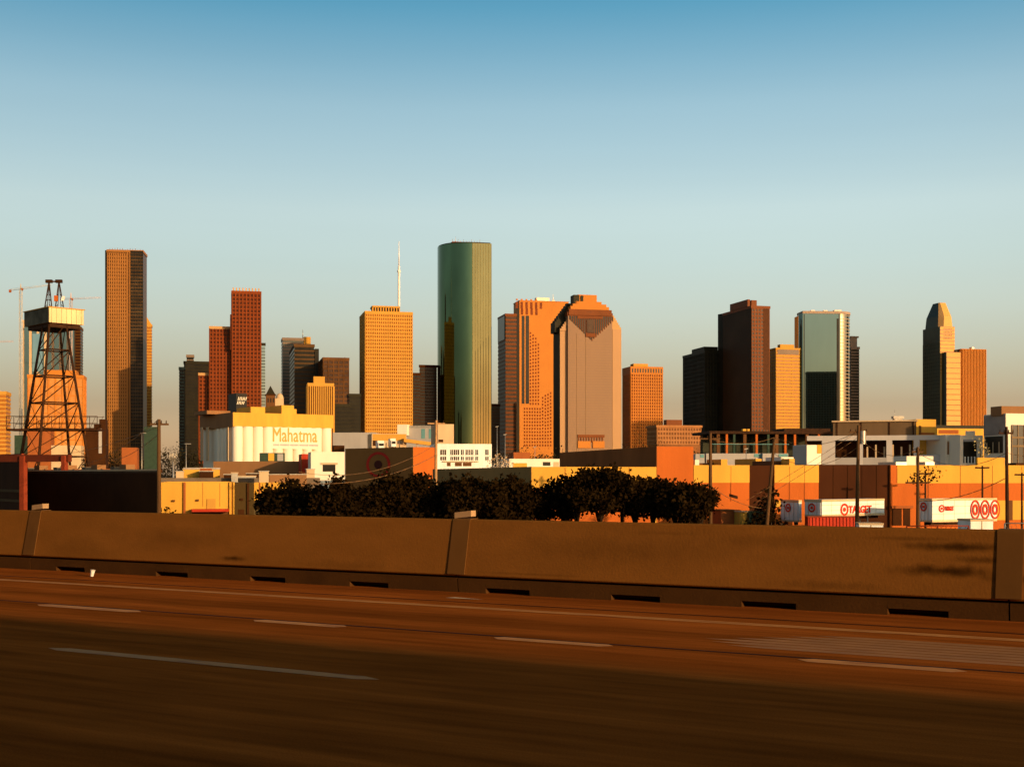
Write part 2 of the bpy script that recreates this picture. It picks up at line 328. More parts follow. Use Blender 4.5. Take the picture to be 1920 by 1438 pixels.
for a, b_ in ((70, 265), (475, 650), (925, 1150), (1495, 1815)): dash(a, b_, 13.6)
dash(90, 712, 10.25, .20)
x0, x1 = rs(1340, 15.3), rs(2060, 15.3); g = MB()
for i in range(7):
    f = i/6; D = 14.35+1.35*f; a = x0+1.1*abs(f-.3)*1.5; b_ = x1-.3*f
    g.quad((a, D, .004), (a+.5, D-.095, .004), (b_, D-.095, .004), (b_+.3, D, .004), (b_, D+.095, .004), (a+.5, D+.095, .004))
tag(road_obj(g.build('worn_lane_marking', PAINT2, stuff=True)), kind='structure')
# concrete barrier with stains that have their own shapes
def barrier_mat(name, col, stains=True):
    m = mat(name, col, rough=.9, var=.10, scale=.9, streak=.35, bump=.10, fine=25, spec=0); 
    if not stains: return m
    n, l = m.node_tree.nodes, m.node_tree.links; b = n['Principled BSDF']; tc = n.new('ShaderNodeTexCoord'); cur = None
    for px, py, rx, rzz, st in ((1800, 1026, .7, .06, .75), (1775, 1070, .6, .08, .8), (1850, 1050, .45, .05, .5), (1560, 1097, .8, .07, .3), (441, 1046, .30, .05, .75), (1000, 1076, .9, .02, .25), (1700, 1010, .6, .03, .3), (1895, 1085, .4, .06, .5), (330, 1010, 1.4, .2, .2), (1180, 1030, 1.5, .2, .2), (640, 1060, 1.2, .10, .22), (1450, 1015, 1.0, .1, .2), (150, 1030, .8, .3, .15), (1250, 1000, .5, .03, .15)):
        X = rs(px, 18.6); z = rz(py, X, 18.6)
        s1 = n.new('ShaderNodeVectorMath'); s1.operation = 'SUBTRACT'; s1.inputs[1].default_value = (X, 18.6, z); l.new(tc.outputs['Object'], s1.inputs[0])
        s2 = n.new('ShaderNodeVectorMath'); s2.operation = 'MULTIPLY'; s2.inputs[1].default_value = (1/rx, 0, 1/rzz); l.new(s1.outputs[0], s2.inputs[0])
        s3 = n.new('ShaderNodeVectorMath'); s3.operation = 'LENGTH'; l.new(s2.outputs[0], s3.inputs[0])
        q = n.new('ShaderNodeTexNoise'); q.inputs['Scale'].default_value = 4; q.inputs['Detail'].default_value = 4; l.new(tc.outputs['Object'], q.inputs[0])
        ad = n.new('ShaderNodeMath'); ad.operation = 'MULTIPLY_ADD'; ad.inputs[1].default_value = 1.6; ad.inputs[2].default_value = -.8; l.new(q.outputs[0], ad.inputs[0])
        s4 = n.new('ShaderNodeMath'); s4.operation = 'ADD'; l.new(s3.outputs['Value'], s4.inputs[0]); l.new(ad.outputs[0], s4.inputs[1])
        r = n.new('ShaderNodeMapRange'); r.interpolation_type = 'SMOOTHSTEP'; r.inputs[1].default_value = 0; r.inputs[2].default_value = 1.5; r.inputs[3].default_value = 1-st; r.inputs[4].default_value = 1; l.new(s4.outputs[0], r.inputs[0])
        if cur is None: cur = r.outputs[0]
        else:
            k = n.new('ShaderNodeMath'); k.operation = 'MULTIPLY'; l.new(cur, k.inputs[0]); l.new(r.outputs[0], k.inputs[1]); cur = k.outputs[0]
    src = b.inputs['Base Color'].links[0].from_socket; x = n.new('ShaderNodeVectorMath'); x.operation = 'SCALE'; l.new(src, x.inputs[0]); l.new(cur, x.inputs[3]); l.new(x.outputs[0], b.inputs['Base Color'])
    return m
BARC = (.23, .084, .0145)
BM = barrier_mat('barrier_concrete', BARC); BT = mat('barrier_toe_concrete', (.075, .030, .007), rough=.9, var=.2, scale=1.2, bump=.1, fine=25)
BJ = mat('joint_cover_steel', (.145, .060, .013), rough=.8, var=.15, scale=1.5, streak=2); BCAP = mat('cream_reflector', (.45, .26, .12), rough=.6)
bar = thing('concrete_barrier', 'long brown concrete crash barrier with drain slots along the far edge of the freeway', 'barrier')
road_obj(bar)
def bpart(mb, name, m):
    o = mb.build(name, m); o.parent = bar; return o
def bprof(mb, xa, xb, prof):
    i = len(mb.v); n = len(prof); mb.v += [V(xa, p[0], p[1]) for p in prof]+[V(xb, p[0], p[1]) for p in prof]
    for k in range(n): mb.f.append((i+k, i+(k+1)%n, i+n+(k+1)%n, i+n+k)); mb.sm.append(False)
    mb.f.append(tuple(i+k for k in reversed(range(n)))); mb.sm.append(False); mb.f.append(tuple(i+n+k for k in range(n))); mb.sm.append(False)
PROF = [(18.515, .305), (18.53, .285), (18.60, .275), (18.98, .275), (18.95, 1.215), (18.93, 1.235), (18.72, 1.235), (18.70, 1.215)]
joints = [rs(60, 18.6)-10*k for k in range(6, 0, -1)]+[rs(60, 18.6), rs(860, 18.6), rs(1893, 18.6)]+[rs(1893, 18.6)+9.6*k for k in range(1, 5)]
slots = [rs(p, 18.55) for p in (-60, 130, 320, 500, 690, 950, 1190, 1440, 1720)]; slots += [slots[-1]+2.35*k for k in range(1, 6)]
for k in range(len(joints)-1):
    a, b_ = joints[k]+.012, joints[k+1]-.012
    m = MB(); bprof(m, a, b_, PROF); bpart(m, 'panel', BM)
    ins = sorted(s for s in slots if a+.5 < s < b_-.5); m = MB(); x = a
    for s in ins+[None]:
        e = b_ if s is None else s-.42
        bprof(m, x, e, [(18.58, 0), (18.56, .235), (18.64, .262), (18.98, .262), (18.98, 0)])
        if s is not None:
            bprof(m, s-.42, s+.42, [(18.57, .095), (18.56, .235), (18.64, .262), (18.98, .262), (18.98, .095)]); x = s+.42
    m.box((a, 18.80, 0), (b_-a, 0, 0), (0, .16, 0), (0, 0, .26)); bpart(m, 'toe', BT)
for k, j in enumerate(joints[1:-1]):
    m = MB(); w = .17; bprof(m, j-w, j+w, [(18.497, .31), (18.688, 1.22), (18.72, 1.25), (18.96, 1.25), (18.96, 1.24), (18.72, 1.238), (18.71, 1.21), (18.52, .31)]); bpart(m, 'joint_cover', BJ)
    if k in (5, 6):
        m = MB(); m.box((j-.17, 18.74, 1.251), (.33, 0, .035), (0, .16, 0), (0, 0, .10)); bpart(m, 'reflector', BCAP)
g = MB(); q = V(rs(172, 17.9), 17.9, 0); g.tube(q+V(0, 0, .001), q+V(.02, .01, .11), .03, .042, 10)
c = thing('paper_cup', 'small white paper cup lying upright on the shoulder in front of the barrier', 'cup', tuple(V(0, 0, 5)+RX*q.x+RN*q.y)); c.rotation_euler = (0, 0, RANG)
o = MB(); o.tube((0, 0, .002), (.02, .01, .12), .03, .045, 10); cup = o.build('cup_body', WHITE); cup.parent = c
o = MB(); o.tube((.02, .01, .12), (.021, .01, .128), .048, .046, 10); cup = o.build('lid', CREAM); cup.parent = c
g = MB(); D0 = 17.6; X0 = rs(835, D0); g.quad((X0, D0, .004), (X0+.5, D0-.05, .012), (X0+.7, D0+.03, .004), (X0+.15, D0+.06, .016))
tag(road_obj(g.build('cardboard_scrap', TANW)), 'flattened scrap of tan cardboard on the shoulder below the barrier joint', 'litter')
# unseen wall added behind the camera, sized to throw shadow over the foreground lanes
fw = thing('shadow_caster_wall', 'tall unseen concrete wall added behind the camera to shade the foreground lanes', 'wall'); road_obj(fw)
for k in range(-20, 50):
    if k == 49: continue
    o = MB(); o.box((k*6+.01, -4.5, 0), (5.98, 0, 0), (0, .4, 0), (0, 0, WALLH)) if False else o.box((k*6+.01, -4.5, .0), (5.98, 0, 0), (0, .4, 0), (0, 0, 10.9)); p = o.build('wall_panel', emb); p.parent = fw
o = MB(); o.box((-120, -4.6, 10.9), (414, 0, 0), (0, .6, 0), (0, 0, .35)); p = o.build('coping', emb); p.parent = fw
# ------------------------------------------------------------------ skyline towers, left to right
def parts_roof_rail(root, fr, z, m, n=10, h=3): 
    k = MB()
    for i in range(n): a = fr.w*(i+.5)/n; k.tube(fr.P(a, fr.d*.3, z), fr.P(a, fr.d*.3, z+h*(.5+.5*random.random())), .35, n=4)
    return k.build('roof_mast_row', m, root, stuff=True)
random.seed(5)
tower('office_tower', 'bright yellow banded office tower cut by the left edge of the picture', -42, 11, 733, 1300, YEL_T, YEL_G, d=30, fin=None, band=(1.6, .5), floor=4.4)
# behind the derrick
r, fr, z = tower('glass_tower', 'pale pink and teal tower standing behind the steel derrick', 43, 141, 600, 1700, TANW, glassy('teal_glass', (.10, .15, .15), .08), d=30, fin=(3.2, .8), band=None, bay=9, sides=('f',))
fpatch(r, fr, 61, 80, 626, 697, glassy('blue_mirror_glass', (.20, .32, .36), .05), 'glass_bay', proud=1.4, depth=.5)
tower('office_tower', 'narrow orange side tower on the right of the tower behind the derrick', 141, 151, 612, 1690, ORA_T, ORA_G, d=30, fin=None, band=(1.6, .4))
r, fr, z = tower('office_block', 'broad glowing orange block in front of the pink tower, seen through the derrick legs', 52, 156, 702, 1350, ORA_T, mat('amber_glass', (.50, .20, .05), rough=.3, var=.25, scale=.08), d=30, fin=(1.6, .6), band=(1.2, .3), bay=7, floor=9)
roofbox(r, fr, 82, 143, 694, z, ORA_T, .05, .9)
lowrise('brick_building', 'low rust coloured building at the foot of the orange block behind the derrick', 50, 95, 806, 900, DORANGE, d=20)
lowrise('corner_building', 'small pale tan building below the orange block, right of the derrick centre', 96, 152, 835, 800, TANW, d=20)
# the tallest on the left
r, fr, z = tower('skyscraper', 'tallest bronze skyscraper on the left with a dark glass right half', 201, 268, 468, 1600, JPM_T, JPM_G, yaw=8, d=34, fin=(1.5, .9), band=(1.5, .6), bay=4.6, floor=4.9, sides=('l',))
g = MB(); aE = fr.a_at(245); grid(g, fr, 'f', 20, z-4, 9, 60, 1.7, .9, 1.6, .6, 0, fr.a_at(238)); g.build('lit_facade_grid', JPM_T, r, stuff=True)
m = MB()
for a in (238.5, 242.5): aa = fr.a_at(a); m.box(fr.P(aa, -.9, 20), fr.u*1.3, fr.v*.95, V(0, 0, z-22))
m.build('corner_pilaster', JPM_T, r, stuff=True)
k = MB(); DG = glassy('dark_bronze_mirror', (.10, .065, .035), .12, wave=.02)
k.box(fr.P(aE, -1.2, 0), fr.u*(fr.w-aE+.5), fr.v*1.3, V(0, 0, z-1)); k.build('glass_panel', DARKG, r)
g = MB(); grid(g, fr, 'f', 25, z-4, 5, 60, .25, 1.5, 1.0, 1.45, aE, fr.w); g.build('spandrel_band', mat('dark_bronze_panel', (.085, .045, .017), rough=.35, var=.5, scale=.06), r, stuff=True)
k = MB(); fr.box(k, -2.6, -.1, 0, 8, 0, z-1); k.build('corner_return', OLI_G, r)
parts_roof_rail(r, fr, z, JPM_T, 14, 4)
r, fr, z = tower('slim_tower', 'slim cream tower with a slanted top right beside the tallest left skyscraper', 275, 284, 608, 1720, YEL_T, YEL_G, d=14, fin=None, band=(1.4, .3))
k = MB(); a = fr.P(0, 0, z); b_ = fr.P(fr.w, 0, z); c = fr.P(0, fr.d, z); up = V(0, 0, 10)
k.quad(a, b_, a+up); k.quad(a, a+up, c+up, c); k.quad(b_, b_+fr.v*fr.d, c+up, a+up); k.quad(c, c+up, b_+fr.v*fr.d); k.build('slanted_crown', YEL_T, r)
m = MB(); m.box(fr.P(-4.6, 1, 0), fr.u*4.5, fr.v*12, V(0, 0, z+10)); m.build('grey_side_bay', GREY_T, r)
# dark group left of the red tower
tower('dark_tower', 'narrow dark tower with a teal edge, left of the red stepped tower', 345, 396, 677, 1600, OLI_T, DARKG, d=30, fin=None, band=(1.2, .3))
tower('teal_tower', 'thin dark teal tower at the left edge of the dark group beside the red tower', 336, 346, 688, 1590, mat('teal_dark_cladding', (.07, .09, .07), var=.1, scale=.05), OLI_G, d=20, fin=None, band=(1.2, .3))
lr = tower('roof_block', 'tan roof block rising behind the dark tower left of the red tower', 350, 363, 665, 1660, GREY_T, OLI_G, d=12, fin=None, band=(1, .2), cat='building')
# the stepped red granite tower
r, fr, z = tower('stepped_tower', 'tall red granite skyscraper with three stepped gabled sections', 435, 489, 545, 1450, RED_T, RED_G, yaw=13, d=26, fin=(1.5, .7), band=(1.3, .35), bay=3.9, floor=4.4)
g = MB(); n = 9
for i in range(n):                                              # row of gable finials along the roof edge
    a = fr.w*(i+.2)/n; g.box(fr.P(a, -.7, z), fr.u*1.4, fr.v*3, V(0, 0, 3.4))
g.build('roof_finial', PALE_T, r, stuff=True)
def wing(x0, x1, top, db, name, finial=True):
    f = Frame(x0, x1, 1450-db, 13, None, 22); zz = PZ(top, 1450); k = MB(); f.box(k, 0, f.w, 0, f.d, 0, zz-.3); k.build(name, RED_G, r)
    g = MB(); grid(g, f, 'f', 20, zz-3, max(2, round(f.w/3.9)), round((zz-23)/4.4), 1.5, .7, 1.3, .35); grid(g, f, 'l', 20, zz-3, 3, round((zz-23)/4.4), 1.5, .7, 1.3, .35); g.build(name+'_grid', RED_T, r, stuff=True)
    k = MB(); f.box(k, -.75, f.w, -.75, f.d, zz-3, zz); k.build(name+'_parapet', PALE_T, r); return f, zz
f2, z2 = wing(393, 436.5, 611, -3, 'middle_wing'); f3, z3 = wing(373, 394, 698, -8, 'low_wing')
for k_, (dz, pr) in enumerate(((0, 13), (.14, 10), (.3, 7), (.5, 4.4), (.68, 2.2))):      # stepped gable shoulders on the left flank
    zt = z2+12-(z2-PZ(676, 1450))*dz; zb = z2+12-(z2-PZ(676, 1450))*((.14, .3, .5, .68, 1.0)[k_])
    k = MB(); k.box(fr.P(-2.2, -pr*.55, zb), fr.u*2.0, fr.v*(pr*.55+6), V(0, 0, zt-zb)); k.build('gable_shoulder', RED_G, r)
tower('dark_tower', 'thin dark blue edge of a tower showing right of the red stepped tower', 488, 497, 643, 1640, OLI_T, glassy('slate_mirror', (.2, .27, .28), .1), d=20, fin=None, band=(.8, .2))
# low old buildings and the spire
r, fr, z = lowrise('old_building', 'dark brown old building with a pointed roof between the red tower and grey tower', 499, 516, 741, 900, BROWN, d=9)
k = MB(); cx = fr.P(fr.w/2, fr.d/2, 0); k.prism([(fr.P(a, b, 0).x, fr.P(a, b, 0).y) for a, b in ((-.5, -.5), (fr.w+.5, -.5), (fr.w+.5, fr.d+.5), (-.5, fr.d+.5))], z, z+.8); k.build('eaves', BLACKW, r)
k = MB(); ap = V(cx.x, cx.y, PZ(722, 900)); cs = [fr.P(a, b, z+.8) for a, b in ((0, 0), (fr.w, 0), (fr.w, fr.d), (0, fr.d))]
for i in range(4): k.quad(cs[i], cs[(i+1)%4], ap)
k.build('spire', OLI_T, r)
k = MB()
for i in range(3): fr.box(k, fr.w*(.14+.3*i), fr.w*(.14+.3*i)+.9, -.06, .02, z-5, z-2)
k.build('window', DARKG, r, stuff=True)
r, fr, z = lowrise('domed_building', 'small cream building with a rounded dormer between spire and grey tower', 514, 532, 747, 960, TANW, d=12)
k = MB(); ctr = fr.P(fr.w*.6, 4, z); 
for j in range(4):
    a0, a1 = math.pi/2*j/4, math.pi/2*(j+1)/4; k.tube(ctr+V(0, 0, 4.2*math.sin(a0)), ctr+V(0, 0, 4.2*math.sin(a1)), 3*math.cos(a0)+.01, 3*math.cos(a1)+.01, 12)
k.build('dome', TANW, r)
# grey group
r, fr, z = tower('grey_tower', 'tall grey brown tower left of the dark stepped tower, with a thin antenna', 530, 569, 633, 1700, GREY_T, mat('grey_glass', (.10, .10, .08), rough=.2, var=.2, scale=.05), d=30, fin=None, band=(2.0, .3), floor=4.2)
k = MB(); p = fr.P(fr.w*.98, 5, z); k.tube(p, p+V(0, 0, 12), .6, .3, 5); k.build('antenna', METAL, r)
k = MB(); fr.box(k, fr.w+.8, fr.a_at(583), 4, 20, 0, PZ(630, 1700)); k.build('lift_tower', YEL_T, r)
r, fr, z = tower('dark_tower', 'dark brown tower with stepped top between grey tower and the brown slab', 552, 589, 645, 1540, mat('umber_cladding', (.10, .05, .018), var=.15, scale=.05), OLI_G, xl=543, fin=None, band=(1.6, .3), floor=5)
k = MB(); fr.box(k, fr.w+.8, fr.a_at(598), 0, 20, 0, PZ(653, 1540)); k.build('right_wing', OLI_G, r)
r, fr, z = tower('dark_tower', 'broad dark brown slab tower with scattered lit windows left of the yellow tower', 606, 654, 670, 1480, mat('dark_umber_cladding', (.10, .042, .013), var=.5, scale=.06), DARKG2, xl=597, fin=(1.4, .5), band=(1.8, .4), bay=6, floor=5)
parts_roof_rail(r, fr, z, BRO_T, 6, 3)
r, fr, z = tower('striped_tower', 'small yellow tower with vertical fins and a bright penthouse, behind the rice silo', 578, 625, 718, 1250, YEL_T, ORA_G, d=18, fin=(1.1, 1.3), band=None, bay=2.1)
roofbox(r, fr, 588, 609, 706, z, YEL_T)
for n_, (a, b_, t, Y, l_) in enumerate(((627, 657, 757, 1350, 'low dark office block directly left of a taller dark one beside the yellow tower'), (655, 676, 738, 1400, 'low dark office block tucked against the left side of the yellow tower'))):
    r, fr, z = tower('dark_office', l_, a, b_, t, Y, OLI_T, OLI_G, d=24, fin=None, band=(1, .3), cat='office block')
# yellow tower with antenna
r, fr, z = tower('yellow_tower', 'golden yellow office tower with tall white antenna on its roof', 685, 773, 583, 1550, YEL_T, YEL_G, xl=675, fin=(1.0, .7), band=(1.7, .6), bay=2.65, floor=4.3)
fr2 = fr; k = MB(); b0 = 12; a0, a1 = fr.a_at(698, b0), fr.a_at(750, b0); zp = fr.z(573, a0, b0)
fr.box(k, a0, a1, b0, b0+22, z, z+1.2); fr.box(k, a0, a1, b0, b0+22, zp-2, zp)
for i in range(11): a = a0+(a1-a0-1.4)*i/10; fr.box(k, a, a+1.4, b0, b0+2, z, zp-1)
fr.box(k, a0+1, a1-1, b0+2.5, b0+21, z, zp-2); k.build('penthouse', YEL_T, r)
k = MB(); fr.box(k, a0+1.5, a1-1.5, b0+2.2, b0+2.45, z+1.3, zp-2.1); k.build('louvre', DARKG, r)
k = MB(); p = fr.P(fr.a_at(748, 14), 14, zp); k.tube(p, V(p.x, p.y, fr.z(500, 60, 14)), 1.5, 1.3, 8); k.tube(V(p.x, p.y, fr.z(500, 60, 14)), V(p.x, p.y, fr.z(454, 60, 14)), .8, .35, 6); k.tube(V(p.x, p.y, fr.z(512, 60, 14)), V(p.x, p.y, fr.z(508, 60, 14)), 2.2, 2.2, 8); k.build('antenna', WHITE, r)
# dark group
tower('dark_tower', 'black low tower touching the right side of the yellow tower', 774, 788, 699, 1620, BLACKW, DARKG, d=30, fin=None, band=(1, .2))
tower('dark_tower', 'black tower with slanting roof line between yellow and green towers', 787, 819, 684, 1640, BLACKW, DARKG, xl=786.5, d=30, fin=None, band=(1, .2))
# green glass tower: half round on the left, flat on the right
GRN = glassy('green_mirror_glass', (.062, .098, .056), .08); GRNF = glassy('gold_reflection_glass', (.135, .122, .058), .10); YG = 1605  # flat face a brighter gold copy, warm reflection put into its tint
xl_, xm, xr = T(817)*YG, T(877)*YG, T(921)*YG; zt = PZ(456, YG); R_ = (xr-xl_)/2
root = thing('green_glass_tower', 'tall green glass skyscraper with rounded left side, highest in the skyline centre', 'tower', (xl_+R_, YG, 0))
th = math.radians(13); pts = []; rr = (xm-xl_)*.94; cxp, cyp = xl_+rr, YG+rr*.95
for i in range(25):
    an = math.radians(-90+13)-math.pi*(i/24)*.99; pts.append((cxp+rr*math.cos(an), cyp+rr*math.sin(an)))
bx = (pts[-1][0]+40, pts[-1][1]+10); pr = (xr, pts[0][1]+(xr-pts[0][0])*math.tan(th)); pts2 = [pr]+pts+[(xr-10, cyp+rr+14), (xr-.5, pr[1]+38)]
k = MB(); k.prism(pts2[::-1], 0, zt, smooth=False)
for i, f in enumerate(k.f[:-2]):
    a = k.v[f[0]]; b_ = k.v[f[1]]; k.sm[i] = (b_-a).length < 8
k.build('curtain_wall', GRN, root)
k = MB(); q0, q1 = V(pts[0][0], pts[0][1], 0), V(pr[0], pr[1], 0); nn = V(math.sin(th), -math.cos(th), 0); k.box(q0+nn*.05, q1-q0, nn*.1, V(0, 0, zt)); k.build('flat_glass_face', GRNF, root)
g = MB(); d_ = V(math.cos(th), math.sin(th), 0); p0 = V(pts[0][0], pts[0][1], 0); LL = (V(pr[0], pr[1], 0)-p0).length
for i in range(8): g.box(p0+d_*(LL*i/7-.3)-V(-math.sin(th), math.cos(th), 0)*.5+V(0, 0, 15), d_*.6, V(-math.sin(th), math.cos(th), 0)*.35, V(0, 0, zt-15))
g.build('mullion', mat('pale_green_mullion', (.20, .17, .06), rough=.35), root, stuff=True)
k = MB(); k.prism([(x*.97+.03*(xl_+R_), y) for x, y in pts2[::-1]], zt, zt+1.2); k.build('roof_slab', OLI_T, root)
k = MB(); x0, x1 = T(848)*1625, T(899)*1625; k.box((x0, 1625, zt+1.2), (x1-x0, 8, 0), (-5, 18, 0), (0, 0, 4.5)); k.build('penthouse', BRO_T, root)
k = MB()
for i in range(11): x = x0+(x1-x0)*i/10; k.tube((x, 1626+i*.7, zt+5.6), (x+.5, 1626+i*.7, zt+7+2.5*random.random()), .3, n=4)
x = T(854)*1625; k.tube((x, 1630, zt+5), (x, 1630, zt+13), .3, .15, 4); k.build('roof_mast', METAL, root, stuff=True)
# brown banded tower right of the green one
r, fr, z = tower('brown_tower', 'dark brown banded tower with an open square top corner beside the green tower', 948, 968, 588, 1700, BRO_T, DARKG2, xl=934, fin=None, band=(2.0, .4), floor=5.4)
k = MB(); fr.box(k, -1.2, -.8, 2, fr.d-3, z-34, z-3); k.build('dark_glass_corner', DARKG, r)
tower('dark_tower', 'low black tower in the gap right of the green glass tower', 921, 937, 757, 1660, BLACKW, DARKG, d=26, fin=None, band=(1, .2))
# orange tower with zigzag crown
YO = 2300
r, fr, z = tower('orange_tower', 'glowing orange granite tower with a notched zigzag crown and dark vertical slots', 974, 1066, 563, YO, ORA_T, ORA_T, xl=963, fin=None, band=None, cap=1)
SLT = DARKG
for a, b_ in ((978, 983.5), (985.5, 992)): fpatch(r, fr, a, b_, 592, 757, SLT, 'slot_window', .12, .1)
g = MB()
def winblock(x0, x1, y0, y1, nx, ny, fx=.55, fy=.6):
    a0, a1 = fr.a_at(x0), fr.a_at(x1); z1_, z0_ = PZ(y0, YO), PZ(y1, YO)
    for i in range(nx):
        for j in range(ny):
            w = (a1-a0)/nx; h = (z1_-z0_)/ny; fr.box(g, a0+w*(i+.5-fx/2), a0+w*(i+.5+fx/2), -.12, .02, z0_+h*(j+.5-fy/2), z0_+h*(j+.5+fy/2))
for c_, t_ in ((994, 621), (999, 625), (1004, 631), (1009, 642)): winblock(c_-2, c_+3, t_, 760, 1, round((760-t_)/6.4))
for c_, t_ in ((1017, 742), (1022, 738), (1027, 736), (1032, 733)): winblock(c_-2, c_+3, t_, 838, 1, round((838-t_)/6.4))
winblock(981, 1015, 763, 838, 7, 12)
g.build('window_field', ORA_G, r, stuff=True)
k = MB()
for row, (y0, y1, x0, x1) in enumerate(((566, 578, 967, 1018), (578, 590, 972, 1005))):
    n = round((x1-x0)/9)
    for i in range(n): a0 = fr.a_at(x0+9*i+4.5*(row % 2)); w = fr.a_at(x0+9*i+4.5+4.5*(row % 2))-a0; fr.box(k, a0, a0+w, -.15, .05, PZ(y1, YO), PZ(y0, YO))
k.build('crown_slot', ORA_G, r, stuff=True)
k = MB()
for i in range(5): a = fr.a_at(968+9*i); fr.box(k, a, a+3, 0, 3, z, z+2.5)
k.build('crown_notch', ORA_T, r, stuff=True)
roofbox(r, fr, 1006, 1030, 558, z, CREAM, .3, .6)
k = MB(); p = fr.P(fr.a_at(1037, 15), 15, z); k.tube(p, p+V(0, 0, 15), .9, .3, 6); k.box(p-V(2, 2, 0), V(5, 0, 0), V(0, 4, 0), V(0, 0, 4)); k.build('antenna', CREAM, r)
# the tan stepped tower (stepped pyramid top)
YH = 1500; HG = mat('rose_glass_wall', (.235, .132, .070), rough=.4, spec=.1, var=.06, scale=.03, streak=4); HG2 = mat('pale_rose_wall', (.40, .215, .09), rough=.4, spec=.1, var=.04, scale=.03)
r = thing('stepped_pyramid_tower', 'tan stone and glass tower with a stepped pyramid crown and dark V shaped recess', 'tower', (T(1065)*YH, YH, 0))
fr = Frame(1065, 1148, YH, 13, None, 36); zt = PZ(592, YH)
k = MB(); fr.box(k, 0, fr.w, 0, fr.d, 0, zt); k.build('centre_shaft', HG, r)
g = MB()
grid(g, fr, 'f', 20, zt-28, 0, 46, 0, 0, .5, .06)
for px in (1081, 1098): a = fr.a_at(px); fr.box(g, a, a+.5, -.3, 0, 20, PZ(625, YH))
g.build('floor_line', mat('tan_line', (.26, .15, .07), rough=.5, var=.1), r, stuff=True)
wl = Frame(1050, 1065, YH+2, 13, 1038, 24); k = MB(); wl.box(k, 0, wl.w, 0, wl.d, 0, PZ(620, YH)); k.build('left_wing', HG2, r)
k = MB(); wl.box(k, -.3, -.05, 0, wl.d, 0, PZ(612, YH)); k.build('shade_tone_wall', OLI_T, r)  # unlit side given a dark colour to stand for its shade
k = MB()
for i in range(9):                                            # the stepped left shoulder, unlit side facing us, shade put into its colour
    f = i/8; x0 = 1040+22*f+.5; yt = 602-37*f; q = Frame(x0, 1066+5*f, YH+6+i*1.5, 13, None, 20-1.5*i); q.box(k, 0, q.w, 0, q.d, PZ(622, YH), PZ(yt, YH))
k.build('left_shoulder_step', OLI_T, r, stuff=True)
k = MB()
for i in range(5): q = Frame(1050, 1055+3*i, YH+1, 13, None, 4); q.box(k, max(0, i*1.9), wl.w, 0, 3, PZ(620, YH)+i*2.6, PZ(620, YH)+(i+1)*2.6)
k.build('left_wing_step', HG2, r, stuff=True)
wr = Frame(1148, 1164.5, YH+14, 13, None, 24); k = MB(); wr.box(k, 0, wr.w, -1, wr.d, 0, PZ(615, YH)); k.build('right_wing', HG2, r)
k = MB()
for i in range(6): wr.box(k, 0, wr.w*(1-i/6.5), 0, 12, PZ(615, YH)+i*2.7, PZ(615, YH)+(i+1)*2.7)
k.build('right_wing_step', PALE_T, r, stuff=True)
crown = [(592, 585, 1064, 1149), (585, 579, 1067, 1147), (579, 573, 1070, 1142), (573, 568, 1074, 1137), (568, 563, 1079, 1128), (563, 550, 1083, 1119)]
for i, (y1, y0, xa, xb) in enumerate(crown):
    a0, a1 = fr.a_at(xa, i*1.5), fr.a_at(xb, i*1.5); k = MB(); fr.box(k, a0, a1, i*1.5, fr.d-i*1.5, PZ(y1, YH), PZ(y0, YH)); k.build('crown_step', BRO_T if i < 2 else ORA_T, r)
k = MB(); a0, a1 = fr.a_at(1082, 9), fr.a_at(1099, 9); fr.box(k, a0-5, a0+2, 6, 20, PZ(580, YH), PZ(551, YH)); fr.box(k, a0+4, a0+7, 6.5, 8.9, PZ(572, YH), PZ(552, YH)); k.build('dark_crown_fin', OLI_T, r)
k = MB(); k2 = MB()                                            # inverted stepped recess: dark slots between granite piers
for i in range(21):
    px = 1068+3.9*i; 
    if px > 1146: break
    dx = abs(px-1107)/40; yb = 636-38*dx; a = fr.a_at(px); fr.box(k, a-.2, a+2.3, -.5, .05, PZ(yb, YH), PZ(592, YH))
    a = fr.a_at(px+2); fr.box(k2, a+.3, a+1.05, -.9, .1, PZ(yb+2, YH), PZ(592, YH))
k.build('recess_slot', DARKG, r, stuff=True); k2.build('recess_pier', BRO_T, r, stuff=True)
fpatch(r, fr, 1082, 1130, 593, 598, BRO_T, 'ledge', 1.3, .5); fpatch(r, fr, 1100, 1113, 600, 624, DARKG2, 'centre_window', 1.4, .5); fpatch(r, fr, 1098, 1116, 625, 632, BRO_T, 'ledge', 1.4, .5)
fpatch(r, fr, 1100, 1112, 585.5, 592, DARKG, 'centre_window', .3, .2); fpatch(r, fr, 1066, 1146, 586, 592, BRO_T, 'crown_band', 1.1, 1)
fpatch(r, fr, 1083, 1107, 827, 840, ORA_T, 'entrance_block', 1.3, 1); fpatch(r, fr, 1111, 1133, 827, 840, ORA_T, 'entrance_block', 1.3, 1); fpatch(r, fr, 1083, 1133, 815, 820, BRO_T, 'entrance_lintel', 1.3, 1)
k = MB()
for i in range(10): a = fr.a_at(1083.5+5*i); fr.box(k, a, a+1.3, -.9, 0, PZ(829, YH), PZ(819, YH))
k.build('entrance_pier', BRO_T, r, stuff=True)
# small orange tower
r, fr, z = tower('orange_tower', 'shorter orange gridded tower right of the stepped pyramid tower with dark top windows', 1183, 1242, 687, 1560, ORA_T, ORA_G, xl=1168, fin=(1.4, .8), band=(1.5, .5), bay=2.9, floor=3.7, cap=9)
k = MB()
for i in range(12): a = fr.w*(i+.3)/12; fr.box(k, a, a+1.6, -.85, -.7, z-7.5, z-2.5)
k.build('louvre', DARKG, r, stuff=True); roofbox(r, fr, 1188, 1215, 682, z, YEL_T)
